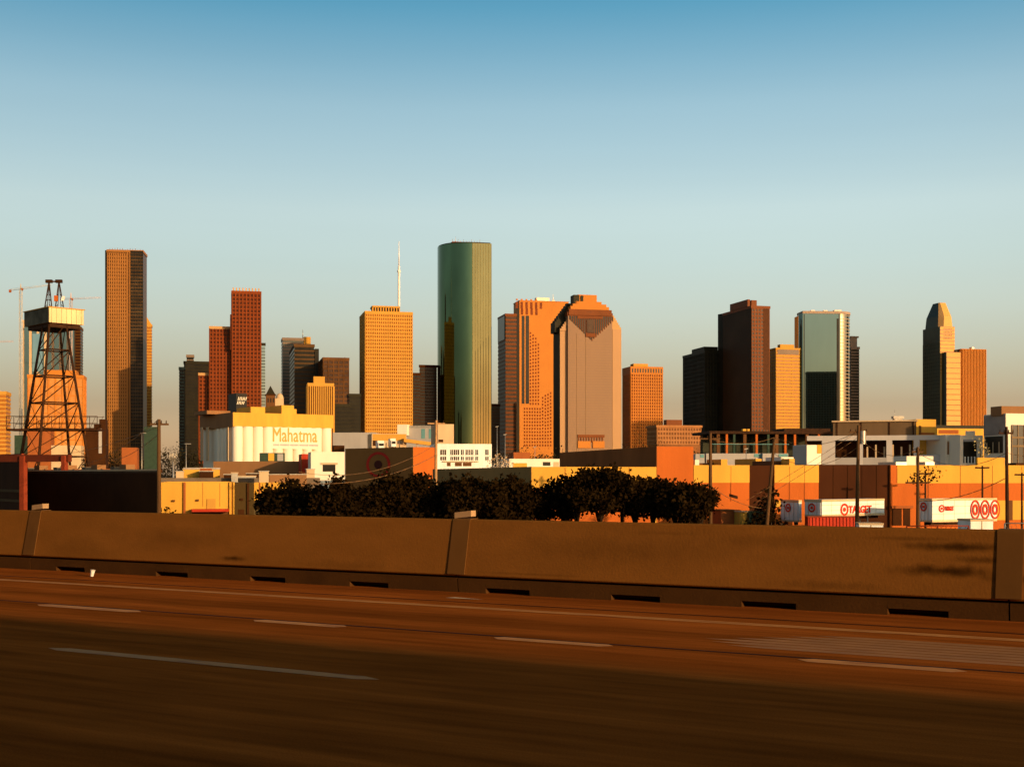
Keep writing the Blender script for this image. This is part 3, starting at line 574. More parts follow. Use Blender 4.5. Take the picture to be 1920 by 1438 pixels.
# low orange-brown block in front
r, fr, z = tower('apartment_block', 'wide low orange brown block at the foot of the small orange tower', 1232, 1314, 797, 760, mat('terracotta_panel', (.36, .15, .05), var=.15, scale=.1), mat('terracotta_glass', (.19, .07, .02), rough=.2, var=.3, scale=.2), xl=1214, fin=(.6, .35), band=(1.0, .3), bay=1.7, floor=2.6, cat='building', cap=1.2)
roofbox(r, fr, 1250, 1279, 787, z, BRO_T, .3, .6)
# the brown pair
r, fr, z = tower('dark_tower', 'broad dark olive tower left of the tallest brown tower on the right', 1322, 1349, 657, 1580, OLI_T, OLI_G, xl=1281, fin=(1.2, .6), band=(1.4, .3), bay=4, floor=5)
k = MB(); fr.box(k, 0, fr.w-1, 3, fr.d*.6, z, z+5); k.build('penthouse', OLI_T, r)
r, fr, z = tower('brown_tower', 'tallest brown tower on the right with lit orange right face', 1409, 1443, 573, 1500, BRO_T, DARKG2, yaw=16, xl=1356, fin=(1.5, .5), band=(1.7, .4), bay=4.2, floor=4.6, sides=('f',))
k = MB(); fr.box(k, -.3, 0, 0, fr.d, 0, z); k.build('shade_tone_wall', mat('umber_shade_wall', (.045, .024, .009), rough=.6, var=.2, scale=.03), r)  # unlit left face: shade put into a darker wall colour
k = MB(); c = fr.P(0, fr.d, 0); q = V(T(1346)*(c.y+9), c.y+9, 0); k.prism([(c.x, c.y), (q.x, q.y), (q.x+9, q.y+6), (c.x+8, c.y+8)], 0, z); k.build('chamfered_corner', OLI_G, r)
roofbox(r, fr, 1409, 1419, 563, z, BRO_T, .15, .85)
fpatch(r, fr, 1431, 1442, 577, 806, mat('bronze_dark_bay', (.075, .024, .006), rough=.6), 'recessed_bay', .55, .1)
k = MB(); fr.box(k, -1.2, 2, fr.d*.1, fr.d*.72, z, fr.z(564, 0, 20)); k.build('penthouse_side', BRO_T, r)
# yellow tower between
r, fr, z = tower('yellow_tower', 'plain yellow tower wedged between the brown tower and the mirrored glass tower', 1455, 1499, 652, 1590, YEL_T, YEL_G, yaw=14, xl=1442, fin=(.5, .3), band=(2.4, .35), bay=12, floor=4, cap=2)
k = MB(); fr.box(k, 2, fr.w-1, -.5, -.36, z-8, z-2.2); k.build('louvre', GREY_T, r); roofbox(r, fr, 1463, 1489, 646, z, YEL_T)
# mirrored tower with rounded right end
YM = 1600; MIR = glassy('silver_mirror_glass', (.080, .125, .130), .02, var=.05); MIR2 = glassy('silver_mirror_round', (.30, .25, .18), .06, var=.08)
thm = math.radians(4); A_ = V(T(1507)*YM, YM, 0); w_ = (T(1572)*YM-A_.x)/(math.cos(thm)-T(1572)*math.sin(thm)); um, vm = V(math.cos(thm), math.sin(thm), 0), V(-math.sin(thm), math.cos(thm), 0)
B_ = A_+um*w_; zt = PZ(588, YM); root = thing('mirrored_tower', 'silver mirrored glass tower with a rounded right end and white rim on top', 'tower', tuple(A_))
rad = 20; ctr = B_+vm*rad; arc = [ctr+(-vm*math.cos(t)+um*math.sin(t))*rad for t in [math.pi*i/20 for i in range(21)]]
ax = A_+vm*rad; rl = 5; arcl = [A_-um*0+(vm*(rl-rl*math.cos(t)))-um*rl*math.sin(t) for t in [math.pi*i/14 for i in range(14, -1, -1)]]
k = MB(); k.box(A_, um*w_, vm*(2*rad), V(0, 0, zt)); k.build('flat_mirror_wall', MIR, root)
k = MB(); k.prism([(p.x, p.y) for p in arc], 0, zt-.01, smooth=True); k.build('rounded_mirror_wall', MIR2, root)
k = MB(); k.prism([(p.x, p.y) for p in arcl], 0, zt-.02, smooth=True); k.build('left_rounded_edge', MIR, root)
g = MB()
for j in range(46):
    z = 12+(zt-14)*j/45; arc2 = [ctr+(p-ctr)*1.02 for p in arc[1:]]; g.prism([(p.x, p.y) for p in arc2], z, z+.7, smooth=False)
g.build('floor_band', mat('white_floor_band', (.40, .28, .16), rough=.4), root, stuff=True)
g = MB(); g.box(A_-vm*.25+V(0, 0, 0)+um*(w_-2.2), um*2.4, vm*.3, V(0, 0, zt-6)); g.build('dark_joint', DARKG, root)
g = MB(); g.box(A_-vm*.2, um*1.0, vm*.22, V(0, 0, zt-1)); g.build('dark_joint', DARKG, root)
k = MB(); rim = [ctr+(p-ctr)*1.05 for p in arc[1:]]; k.prism([(p.x, p.y) for p in [A_-vm*1.0-um*1.5]+[B_-vm*1.0]+rim+[A_+vm*24-um*1.5]], zt, zt+3.2); k.build('white_rim', mat('grey_tan_rim', (.34, .24, .17), rough=.6), root)
k = MB()
for a in (.25, .62): k.box(A_+um*w_*a+vm*6+V(0, 0, zt+3.2), um*5, vm*5, V(0, 0, 2)); 
k.box(A_+um*(w_-3)+vm*6+V(0, 0, zt+3.2), um*9, vm*8, V(0, 0, 2.5)); k.build('roof_plant', CREAM, root, stuff=True)
r, fr, z = tower('slim_tower', 'slim grey tower with a lipped cap partly hidden behind the mirrored tower', 1596, 1611, 650, 1720, GREY_T, OLI_G, d=12, fin=None, band=(1.2, .3))
k = MB(); fr.box(k, 0, fr.w-2, 2, 10, z, PZ(633, 1720)); k.build('lift_tower', GREY_T, r); k = MB(); fr.box(k, 0, fr.w, 1, 11, PZ(633, 1720), PZ(630, 1720)); k.build('cap', GREY_T, r)
# green pointed tower
YP = 1620; r = thing('pointed_tower', 'tower with truncated pyramid top, left face toned dark green for shade and golden right face', 'tower', (T(1763)*YP, YP, 0))
fr = Frame(1763, 1791, YP, 13, 1731, 30); GD = mat('dark_green_shade_wall', (.048, .052, .030), rough=.25, var=.2, scale=.05); PG = mat('golden_stone_face', (.62, .34, .09), rough=.5, var=.05, scale=.05)  # unlit side faces toned dark green, shade put into the colour
fu = Frame(1763, 1790, YP, 13, 1731, 30); zs = PZ(612, YP)
k = MB(); fu.box(k, 0, fu.w, 0, fu.d, 0, zs); k.build('upper_shaft', PG, r)
k = MB(); fu.box(k, -.5, -.02, 0, fu.d, 0, zs); k.build('shade_tone_wall', GD, r)
g = MB(); grid(g, fu, 'f', PZ(700, YP), zs, 0, 13, 0, 0, 1.1, .3); g.build('window_band', YEL_G, r, stuff=True)
g = MB(); grid(g, fu, 'l', 20, zs-20, 9, 34, .5, .75, .7, .7); g.build('mullion_grid', mat('olive_mullion', (.085, .08, .045), var=.1), r, stuff=True)
fl = Frame(1775, 1801, YP-9, 13, 1763, 20); zl = PZ(660, YP-9)
k = MB(); fl.box(k, 0, fl.w, 0, fl.d, 0, zl); k.build('lower_wing', PG, r)
k = MB(); fl.box(k, -.5, -.02, 0, fl.d, 0, zl); k.build('shade_tone_wall', GD, r)
g = MB(); grid(g, fl, 'f', 15, zl, 0, 22, 0, 0, 1.1, .3); g.build('window_band', YEL_G, r, stuff=True)
# crown: octagonal body tapering to a flat ridge
zc0, zc1, zc2 = zs, PZ(592, YP), PZ(565, YP); w_, d_ = fu.w, fu.d
def ringp(a0, a1, b0, b1, c, z): return [fu.P(*p, z) for p in ((a0+c, b0), (a1-c, b0), (a1, b0+c), (a1, b1-c), (a1-c, b1), (a0+c, b1), (a0, b1-c), (a0, b0+c))]
A1, A2, A3 = ringp(0, w_, 0, d_, 5.0, zc0), ringp(1, w_-1, 1, d_-1, 5.0, zc1), ringp(w_*.28, w_*.78, d_*.3, d_*.7, 1.5, zc2)
for nm, sel in (('golden_crown', (0, 1, 2)), ('shade_crown_side', (3, 4, 5, 6)), ('chamfer_face', (7,))):
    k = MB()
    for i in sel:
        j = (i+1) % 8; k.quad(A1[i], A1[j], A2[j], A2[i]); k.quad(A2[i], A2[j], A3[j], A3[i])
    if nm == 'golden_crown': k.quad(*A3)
    k.build(nm, {'golden_crown': PG, 'shade_crown_side': GD, 'chamfer_face': PALE_T}[nm], r)
g = MB()
for row in range(4):
    for i in range(6): fu.box(g, 5+(w_-8)*i/6, 5+(w_-8)*i/6+1.0, -.35, .3, zs-4-4*row, zs-2-4*row)
g.build('small_window', YEL_G, r, stuff=True)
r, fr, z = tower('striped_tower', 'orange tower with tight vertical stripes at the far right of the skyline', 1803, 1848, 654, 1620, ORA_T, ORA_G, d=36, fin=(1.15, 1.2), band=None, bay=2.15, cap=.6)
k = MB(); fr.box(k, -6, -.8, 4, 20, 0, z-1); k.build('dark_link', OLI_T, r)
k = MB(); fr.box(k, fr.w*.5, fr.w*.6, 4, 10, z, z+3); k.build('roof_unit', WHITE, r)

r, fr, z = tower('office_tower', 'pale gridded office tower outside the right edge, mirrored in the glass tower', 2040, 2129, 557, 1176, mat('pale_brown_grid', (.72, .50, .28), rough=.6), mat('tan_window', (.30, .17, .08), rough=.4), d=15, fin=(1.6, .5), band=(1.6, .5), bay=4, floor=4.2)
k = MB(); fr.box(k, -.7, fr.w+.7, fr.d-.1, fr.d+.3, 0, 40); k.build('podium_wall', BRO_T, r)
g = MB()
for i in range(13): g.box(fr.P(fr.w*i/12, fr.d, 30), fr.u*1.5, fr.v*.6, V(0, 0, z-33))
for j in range(36): g.box(fr.P(0, fr.d, 30+(z-34)*j/35), fr.u*fr.w, fr.v*.5, V(0, 0, 1.7))
g.build('rear_facade_grid', MATS['pale_brown_grid'], r, stuff=True)
# ------------------------------------------------------------------ middle ground: silo, sheds, garages
def leafmass(mb, cen, rad, n, size, seed, flat=.5):
    """leaf clumps scattered through lobes; cen list of (x,y,z), rad list of (rx,ry,rz)"""
    R = random.Random(seed)
    wts = [r[0]*r[2] for r in rad]
    for _ in range(n):
        i = R.choices(range(len(cen)), wts)[0]; c, r = cen[i], rad[i]
        while True:
            p = V(R.uniform(-1, 1), R.uniform(-1, 1), R.uniform(-1, 1))
            if .2 < p.length < 1: break
        p = p*(.55+.45*R.random()) if R.random() < .35 else p.normalized()*(.76+.62*R.random()**3)
        q = V(c[0]+p.x*r[0], c[1]+p.y*r[1], c[2]+p.z*r[2]); s = size*(.5+R.random())
        a = V(R.uniform(-1, 1), R.uniform(-1, 1), R.uniform(-1, 1)).normalized(); b_ = a.orthogonal().normalized()
        b_ = (b_*math.cos(R.random()*6)+a.cross(b_)*math.sin(R.random()*6)).normalized()
        mb.quad(q, q+a*s*.5+b_*s*.35, q+a*s, q+a*s*.5-b_*s*.35)
def far_trees(x0, x1, top, Y, n, seed, label):
    R = random.Random(seed); cen, rad = [], []; k = int((x1-x0)/9)+1
    for i in range(k):
        px = x0+(x1-x0)*(i+.5)/k; h = PZ(top+R.uniform(-2, 9), Y); cen.append((T(px)*Y, Y+R.uniform(-6, 6), h*.55)); rad.append((Y/F*11, 6, h*.5))
    m = MB(); leafmass(m, cen, rad, n, Y/F*3.4, seed); o = m.build('far_tree_mass', BUSH); tag(o, label, 'trees', kind='stuff'); return o
far_trees(158, 215, 842, 600, 2600, 1, 'dark tree mass far behind the dark shed on the left')
far_trees(218, 300, 856, 560, 2600, 2, 'dark trees around the small orange house on the left')
far_trees(300, 380, 842, 800, 2600, 3, 'dark tree belt below the dark towers left of the silo')
far_trees(925, 1060, 846, 700, 3600, 4, 'dark trees in front of the orange zigzag tower')
far_trees(1170, 1240, 836, 620, 2000, 5, 'dark trees below the small orange gridded tower')
far_trees(1300, 1580, 842, 600, 5200, 6, 'dark planting behind the long canopy')
far_trees(1840, 1960, 850, 420, 2600, 7, 'dark trees behind the pale corner building on the right')
# left: dark tanks and small things beyond the shed
r, fr, z = lowrise('dark_plant_building', 'black industrial block with a crooked roofline right of the derrick legs', 160, 198, 802, 420, BLACKW, d=12)
for a, b_, t in ((176, 190, 795), (186, 198, 786)):
    roofbox(r, fr, a, b_, t, z, BLACKW, .1, .8, 'roof_block')
fpatch(r, fr, 185, 191, 804, 850, GREYW, 'pale_panel')
lowrise('dark_plant_building', 'dark green box far left, between yellow tower edge and derrick', 27, 44, 816, 440, GREEND, d=10)
r, fr, z = lowrise('small_house', 'small orange flat roofed house below the tallest left skyscraper', 228, 257, 839, 380, DORANGE, d=10)
r, fr, z = lowrise('dark_plant_building', 'dark green block with a flat roof left of the tall wooden pole', 270, 298, 800, 500, GREEND, d=14)
for nm, x, t, b_, Y, l_ in (('light_pole', 266, 812, 880, 330, 'thin pale light pole in front of the tallest left skyscraper'), ('light_pole', 349, 832, 880, 300, 'thin pale light pole left of the rice silo')):
    m = MB(); p = PP(x, t, Y); m.tube((p.x, Y, 0), p, .14, .08, 6); rt = thing(nm, l_, 'light pole', (p.x, Y, 0)); m.build('pole', METAL, rt); m = MB(); m.cbox(p+V(.4, 0, -.1), 1.4, .4, .18); m.build('lamp_head', METAL, rt)
m = MB(); p = PP(325, 830, 260); R = random.Random(3)
for i in range(9): m.tube(p+V(-.6+.15*i, 0, -4.5), p+V(-.9+.22*i, 0, R.uniform(-1.5, 0)), .06, .03, 4)
m.tube((p.x, p.y, 0), p+V(0, 0, -3.8), .25, .2, 6); tag(m.build('bare_palm', METAL, loc=(p.x, p.y, 0)), 'pale ragged palm like stump at the left of the rice silo', 'palm')
# rice silo
YS = 520
r = thing('rice_silo', 'big cream grain silo with fluted walls and a painted brand name', 'silo', PP(437, 890, YS))
fr = Frame(437, 625, YS, 13, 375, 20); fr2 = Frame(437, 625, YS, 33, 375, 14); fr = fr2
zt, zm, zb = PZ(773, YS), PZ(799, YS), 0
k = MB(); fr.box(k, 0, fr.w, 0, fr.d, zm, zt); k.build('head_house', GOLD, r)
k = MB(); fr.box(k, -.12, -.02, 0, fr.d, zm-.3, zt); k.build('head_house_shade', BROWN2, r)  # unlit left face coloured brown, its shade put into the colour
k = MB(); fr.box(k, 1.3, fr.w-.6, 1.6, fr.d-.5, 0, zm); k.build('core_wall', CREAM, r)
SIL = CREAM; nC = 10; rc = (fr.w-.6)/nC/2
for i in range(nC):
    c = fr.P(.3+rc*(2*i+1), rc*.9, 0); k = MB(); k.tube((c.x, c.y, zb), (c.x, c.y, zm), rc*1.02, n=20); k.build('silo_bin', SIL, r)
for i in range(4):
    c = fr.P(rc*.9+.3, rc*(2*i+2.7), 0); k = MB(); k.tube((c.x, c.y, zb), (c.x, c.y, zm-.2), rc*.98, n=20); k.build('silo_bin', SIL, r)
for px, w in ((380, 4), (391, 4), (429, 3)): fpatch(r, fr, px+w, px, 801, 864, TANW, 'ladder_rib', 1.0, .3, 'l')
roofbox(r, fr, 470, 497, 763, zt, GOLD, .1, .5, 'roof_house'); roofbox(r, fr, 528, 551, 760, zt, GOLD, .02, .5, 'roof_house'); roofbox(r, fr, 551, 556, 767, zt, GOLD, .1, .4, 'roof_house')
roofbox(r, fr, 388, 432, 770, zt, BROWN2, .5, .9, 'roof_house')
a0, a1 = fr.a_at(508, -.1), fr.a_at(600, -.1); Ym = fr.Yat((a0+a1)/2)
k = MB(); k.box(fr.P(a0, -.16, PZ(842, Ym)), fr.u*(a1-a0), fr.v*.2, V(0, 0, 40*Ym/F)); k.build('sign_board', CREAM, r)
text_part('Mahatma', 'lettering', TANPRT, r, fr.P(fr.a_at(511), -.2, PZ(828, fr.Yat(fr.a_at(511)))), fr.u, 26*Ym/F, (a1-a0)*.90, .05, thick=.16)
k = MB(); b0_ = fr.a_at(512); k.box(fr.P(b0_, -.24, PZ(836, Ym)), fr.u*(fr.a_at(597)-b0_), fr.v*.07, V(0, 0, 3.2*Ym/F)); k.build('underline', GREYPRT, r)
# black roof sign
k = thing('roof_sign', 'black roof sign with two rows of slanted illegible white strokes beside the rice silo', 'sign', PP(428, 890, 700))
fs = Frame(443, 463, 700, 33, 428, 4); m = MB(); fs.box(m, 0, fs.w, 0, fs.d, PZ(772, 700), PZ(737, 700)); m.build('sign_box', mat('black_sign_face', (.012, .009, .006), rough=.4), k)
m = MB()
for row, (y0, y1, x0, n) in enumerate(((744, 750.5, 445.5, 6), (752, 758, 444, 5))):
    for i in range(n):
        a = fs.a_at(x0+2.9*i); w = .32; zb_, zt_ = PZ(y1, 700), PZ(y0, 700); m.box(fs.P(a, -.06, zb_), fs.u*w, fs.v*.05, fs.u*.55+V(0, 0, zt_-zb_))
        m.box(fs.P(a+.2+.25*(i % 2), -.08, zb_+(zt_-zb_)*(.35+.25*(i % 3))), fs.u*.5, fs.v*.05, V(0, 0, .22))
m.build('sign_lettering', CREAM, k, stuff=True)
m = MB()
for b_ in (.3, 3): m.tube(fs.P(.5, b_, 0), fs.P(.5, b_, PZ(772, 700)), .25, n=6); m.tube(fs.P(fs.w-.5, b_, 0), fs.P(fs.w-.5, b_, PZ(772, 700)), .25, n=6)
m.build('support_post', BLKMET, k, stuff=True)
# sheds at the silo foot
lowrise('metal_shed', 'long low brown metal shed in front of the rice silo', 400, 560, 865, 420, BROWN2, yaw=-6, d=16, para=.3)
r, fr, z = lowrise('loading_house', 'grey and ochre loading house under the right end of the silo', 488, 534, 849, 440, GREEND, d=8, para=.3)
fpatch(r, fr, 503, 514, 850, 864, GOLD, 'ochre_panel'); fpatch(r, fr, 520, 531, 851, 864, GREYW, 'grey_panel')
r, fr, z = lowrise('red_house', 'dark red low house with an orange edge right of the brown metal shed', 566, 583, 851, 400, REDP, xl=560, d=8, para=.2)
fr.box; k = MB(); k.box(fr.P(-.15, 0, 0), fr.u*.1, fr.v*2, V(0, 0, z-.5)); k.build('orange_edge', ORANGE, r)
r, fr, z = lowrise('white_depot', 'bright white depot with a dark cut out doorway right of the silo', 583, 646, 847, 380, CREAM, d=12, para=.4)
fpatch(r, fr, 605, 629, 871, 884, DARKG, 'doorway', .05, .04); fpatch(r, fr, 602, 633, 867.5, 871, TANW, 'door_lintel', .3, .25)
lowrise('grey_warehouse', 'long pale grey warehouse between the silo and the yellow tower', 624, 702, 811, 640, GREYW, yaw=-4, d=30)
lowrise('dark_annex', 'dark low annex at the left end of the pale grey warehouse', 626, 646, 835, 560, BLACKW, d=10)
# red ring building: unlit wall coloured dark for shade, its orange end lit
r, fr, z = lowrise('ring_logo_store', 'big building with a red ring logo, a shade-darkened side and one lit orange end', 775, 815, 838, 230, ORANGE, yaw=44, xl=648)
k = MB(); fr.box(k, -.08, -.01, 0, fr.d, 0, z); k.build('shade_tone_wall', mat('ring_wall_shade', (.27, .115, .030), rough=.9, var=.2, scale=.05), r)  # darker colour laid over the unlit side in place of shade
k = MB(); b0_, b1_ = fr.b_at(733), fr.b_at(688); bc = fr.b_at(710); Yc = fr.Yat(0, bc); rad = abs(b1_-b0_)/2; ry = 24*Yc/F/rad
ring(k, fr.P(-.1, bc, PZ(871, Yc)), -fr.v, rad*.80, rad, ry); k.build('ring_logo', mat('dull_red_sign', (.45, .018, .008), rough=.4), r)
k = MB(); ring(k, fr.P(-.1, bc, PZ(871, Yc)), -fr.v, 0, rad*.33, ry); k.build('ring_logo_dot', mat('dull_red_dot', (.06, .008, .004), rough=.5), r)
# cream rooftops between
r, fr, z = lowrise('cream_hall', 'cream hall with a sloping roof above the brown ring logo building', 697, 762, 813, 480, TANW, d=14); fpatch(r, fr, 699, 761, 814, 826, YEL_T, 'fascia'); fpatch(r, fr, 699, 708, 826, 836, BLACKW, 'dark_bay')
k = MB(); p, q = fr.P(0, -6, 0), fr.P(fr.a_at(817, -6), -6, 0); k.quad(V(p.x, p.y, PZ(824, 476)), V(q.x, q.y, PZ(836, 476)), V(q.x, q.y, PZ(832, 476)), V(p.x, p.y, PZ(815, 476))); 
k = MB(); i = 0
n_ = -fr.v; A, B = fr.P(fr.a_at(755), -.3, 0), fr.P(fr.a_at(817), -.3, 0)
k.box(V(A.x, A.y, PZ(829, A.y)), V(B.x-A.x, B.y-A.y, (PZ(837, B.y)-PZ(829, A.y))), n_*3, V(0, 0, 1.3)); k.build('sloping_canopy', YEL_T, r)
k = MB()
for a in (730, 755, 780, 805): p = fr.P(fr.a_at(a), -2, 0); k.tube(p, V(p.x, p.y, PZ(828, p.y)), .2, n=5)
k.build('canopy_post', TANW, r, stuff=True)
for a, b_, l_ in ((708, 720, 'white box van parked left on the cream hall forecourt'), (732, 742, 'white box van parked right on the cream hall forecourt')):
    fv = Frame(a, b_, 400, 13, None, 5); v = thing('box_van', l_, 'van', fv.P(0, 0, 0)); zt_ = PZ(826 if a < 720 else 822, 400); k = MB(); fv.box(k, 0, fv.w, 0, 5, zt_-2.6, zt_); k.build('cargo_box', CREAM, v)
    k = MB(); fv.box(k, .1, fv.w-.1, -1.6, -.05, zt_-2.6, zt_-.7); k.build('cab', WHITE, v); k = MB(); fv.box(k, .25, fv.w-.25, -1.64, -1.61, zt_-1.7, zt_-.9); k.build('windscreen', DARKG, v)
    k = MB(); 
    for aa in (.1, fv.w-.5):
        for bb in (-1.2, 3.6): p = fv.P(aa, bb, zt_-2.75); k.tube(p, p+fv.u*.4, .42, n=10)
    k.build('wheels', BLKMET, v, stuff=True); k = MB(); fv.box(k, -1, fv.w+1, -3, 7, 0, zt_-3.17); o_ = k.build('raised_forecourt', TANW); tag(o_, kind='structure')
r, fr, z = lowrise('grey_hall', 'grey metal hall with a flat roof in front of the yellow tower base', 757, 822, 798, 520, GREYW, yaw=-8, d=18); fpatch(r, fr, 757, 821, 798, 802, METAL, 'roof_edge'); fpatch(r, fr, 790, 797, 804, 822, TEAL, 'teal_door')
fpatch(r, fr, 804, 810, 804, 822, TEAL, 'teal_door'); roofbox(r, fr, 745, 763, 796, z-4, CREAM, -.2, .1, 'white_awning')
r, fr, z = lowrise('tan_block', 'square tan block with a notch, left of the white arcaded building', 821, 851, 795, 430, TANW, d=14); fpatch(r, fr, 822, 831, 824, 829, BLACKW, 'shadow_gap', .06, .05)
r, fr, z = lowrise('white_arcade_building', 'white two storey building with rows of small windows above the trees', 817, 922, 832, 330, WHITE, yaw=10, d=14)
for c_, w, big in ((831, 11, 1), (847, 5, 0), (856, 10, 1), (867, 5, 0), (877, 8, 1), (885, 5, 0), (894, 5, 0), (913, 6, 0)):
    for y0, y1 in ((843, 853), (856, 863)):
        f = fpatch(r, fr, c_-w/2, c_+w/2, y0, y1, DARKG2 if big else DARKG, 'window', .05, .04)
        k = MB(); a0, a1 = fr.a_at(c_-w/2), fr.a_at(c_+w/2); Yc = fr.Yat(a0)
        for q in ([.5] if not big else [.33, .66]): k.box(fr.P(a0+(a1-a0)*q-.06, -.12, PZ(y1, Yc)), fr.u*.12, fr.v*.08, V(0, 0, (y1-y0)*Yc/F))
        k.box(fr.P(a0-.1, -.14, PZ(y1+.6, Yc)), fr.u*(a1-a0+.2), fr.v*.12, V(0, 0, .1)); k.build('mullion', WHITE, f)
for a, b_ in ((838, 845), (853, 866), (868, 884)): fpatch(r, fr, a, b_, 867, 874, BROWN, 'ground_opening', .05, .04)
fpatch(r, fr, 830, 897, 864.5, 866, TANW, 'canopy', .5, .5)
r, fr, z = lowrise('low_white_building', 'low white shed with a tan fascia right of the arcaded building', 955, 1050, 860, 260, CREAM, yaw=13, d=8); fpatch(r, fr, 962, 988, 868, 876, GOLD, 'ochre_panel'); fpatch(r, fr, 1018, 1032, 866, 873, DARKG, 'window'); fpatch(r, fr, 1038, 1048, 866, 876, TANW, 'door')
lowrise('tan_kiosk', 'small rust coloured kiosk roof block above the low white shed', 963, 994, 848, 300, DORANGE, d=6)
for i, (px, t, Y) in enumerate(((925, 858, 250), (936, 850, 240), (948, 856, 245))):
    m = MB(); R = random.Random(i); p = PP(px, t, Y); cen = [(p.x, Y, p.z-1.2), (p.x+.8, Y, p.z-2.2)]; tr = thing('street_tree', ('small sunlit bare tree left of the low white shed', 'middle thin sunlit tree beside the low white shed', 'small pale tree touching the low white shed')[i], 'tree', (p.x, Y, 0))
    m.tube((p.x, Y, 0), (p.x, Y, p.z-1.5), .16, .08, 6)
    for j in range(26):
        q = V(p.x+R.uniform(-1.3, 1.3), Y+R.uniform(-1, 1), p.z-R.uniform(0, 3)); m.tube((p.x, Y, p.z-3.3+R.random()), q, .05, .02, 4)
    m.build('trunk_and_limbs', METAL, tr, stuff=False); m = MB(); leafmass(m, cen, [(1.6, 1.4, 1.5)]*2, 120, .3, i+30); m.build('crown', TANW, tr, stuff=True)
# right: long canopy structure
YC = 330
r = thing('steel_canopy', 'long black steel canopy on posts below the brown towers', 'canopy', PP(1330, 890, YC)); fr = Frame(1330, 1567, YC, 6, None, 18)
k = MB(); fr.box(k, 0, fr.w, 0, fr.d, PZ(813, YC), PZ(808, YC)); k.build('canopy_roof', BLKMET, r)
k = MB(); fr.box(k, fr.a_at(1475), fr.a_at(1562), 2, 12, PZ(808, YC), PZ(802, YC)); k.build('roof_plant', BLKMET, r)
k = MB(); fr.box(k, 0, fr.w, 9, 9.3, 0, PZ(813, YC)); k.build('back_wall', mat('shadowed_green_wall', (.035, .035, .02), rough=.7, var=.6, scale=.25), r)
for i, px in enumerate((1345, 1362, 1376, 1395, 1418, 1440, 1455, 1472, 1490, 1512, 1535)):
    m = MB(); a = fr.a_at(px); fr.box(m, a, a+(.55 if i % 3 else .8), .5, 1.1, 0, PZ(813, YC)); m.build('post', (BROWN, ORANGE, GREEND)[i % 3] if px != 1490 else ORANGE, r)
k = MB(); fr.box(k, 0, fr.a_at(1480), .3, .5, PZ(833, YC), PZ(832, YC)); k.build('rail', TEAL, r)
k = MB(); a = fr.a_at(1392); fr.box(k, a, a+.9, -.5, 1, PZ(808, YC), PZ(804, YC)); fr.box(k, a+1.2, a+1.8, -.5, 1, PZ(808, YC), PZ(804, YC)); k.build('bright_unit', GOLD, r)
for i, (a, b_, y0, l_) in enumerate(((1304, 1321, 851, 'short teal roofed shed piece left of the tall brown pole'), (1324, 1432, 850, 'long pale blue flat roof in front of the black canopy'), (1430, 1478, 850, 'shorter teal roofed shed right of the long pale roof'))):
    r, fr, z = lowrise('flat_shed', l_, a, b_, y0, 250, GREYW, yaw=4, d=9, cat='shed', para=.2)
    fpatch(r, fr, b_-(18 if i else 8), b_-1, y0+1, y0+7, TEAL, 'teal_end')
r, fr, z = lowrise('white_box_building', 'white box building with its left side greyed for shade in front of the canopy right end', 1513, 1540, 834, 230, CREAM, yaw=20, xl=1487)
k = MB(); fr.box(k, -.06, -.01, 0, fr.d, 0, z-.1); k.build('grey_shade_wall', mat('white_wall_shade', (.42, .36, .31), rough=.8, var=.05), r); fpatch(r, fr, 1532, 1540, 834, 850, GOLD, 'ochre_corner', .1, .08)  # white building's unlit side, greyed to stand for shade
# parking garage like building
YG2 = 290; UNL = -38
r = thing('loading_building', 'long two storey loading building with dark bays and brown upper wall on the right', 'building', PP(1562, 890, YG2)); fr = Frame(1562, 1718, YG2, -14, None, 16)
z1, z2, z3 = PZ(789, YG2), PZ(817, YG2), PZ(862, YG2)
k = MB(); fr.box(k, 0, fr.w, 0, 16, z2, z1-.3); k.build('upper_wall', mat('brown_corrugated', (.13, .078, .038), rough=.8, var=.2, scale=.3, streak=5), r)
k = MB(); fr.box(k, -.3, fr.w+.3, -.5, 16, z1-.3, z1); k.build('roof_edge', TANW, r)
for px in (1568, 1613, 1666, 1711): a = fr.a_at(px); k = MB(); fr.box(k, a, a+.3, -.12, 0, z2, z1-.3); k.build('downpipe', BLKMET, r)
k = MB(); fr.box(k, -6, fr.a_at(1770), 5, 5.3, 0, z2); k.build('bay_back_wall', BLACKW, r)
GC = mat('pale_grey_column', (.50, .44, .38), rough=.7, var=.05)
k = MB(); fr.box(k, fr.a_at(1513), fr.a_at(1772), -.2, .2, PZ(826, YG2), z2); k.build('bay_lintel', GC, r)
for a, b_ in ((1541, 1566), (1607, 1618), (1662, 1673), (1713, 1724), (1765, 1773)):
    k = MB(); fr.box(k, fr.a_at(a), fr.a_at(b_), -.15, .4, 0, PZ(826, YG2)); k.build('bay_column', GC, r)
k = MB(); fr.box(k, fr.a_at(1541), fr.a_at(1700), -.1, .3, 0, PZ(858, YG2)); k.build('dock_wall', GREYW, r)
k = MB(); fr.box(k, fr.a_at(1724), fr.a_at(1773), -.3, .3, 0, PZ(853, YG2)); k.build('dock_wall', GC, r)
for i in range(6): px = 1625+16*i; a = fr.a_at(px); k = MB(); fr.box(k, a, a+.35, .6, .9, PZ(862, YG2), PZ(838-4*(i % 2), YG2)); k.build('bay_fitting', TANW, r)
rr_, fr_, z_ = lowrise('stair_head', 'small lit ochre stair block at the right end of the brown upper wall', 1718, 1755, 786, YG2-1, GOLD, yaw=13, d=8); fpatch(rr_, fr_, 1723, 1727, 798, 815, BROWN, 'shadow_slot'); fpatch(rr_, fr_, 1726, 1752, 811, 815, DORANGE, 'base_band')
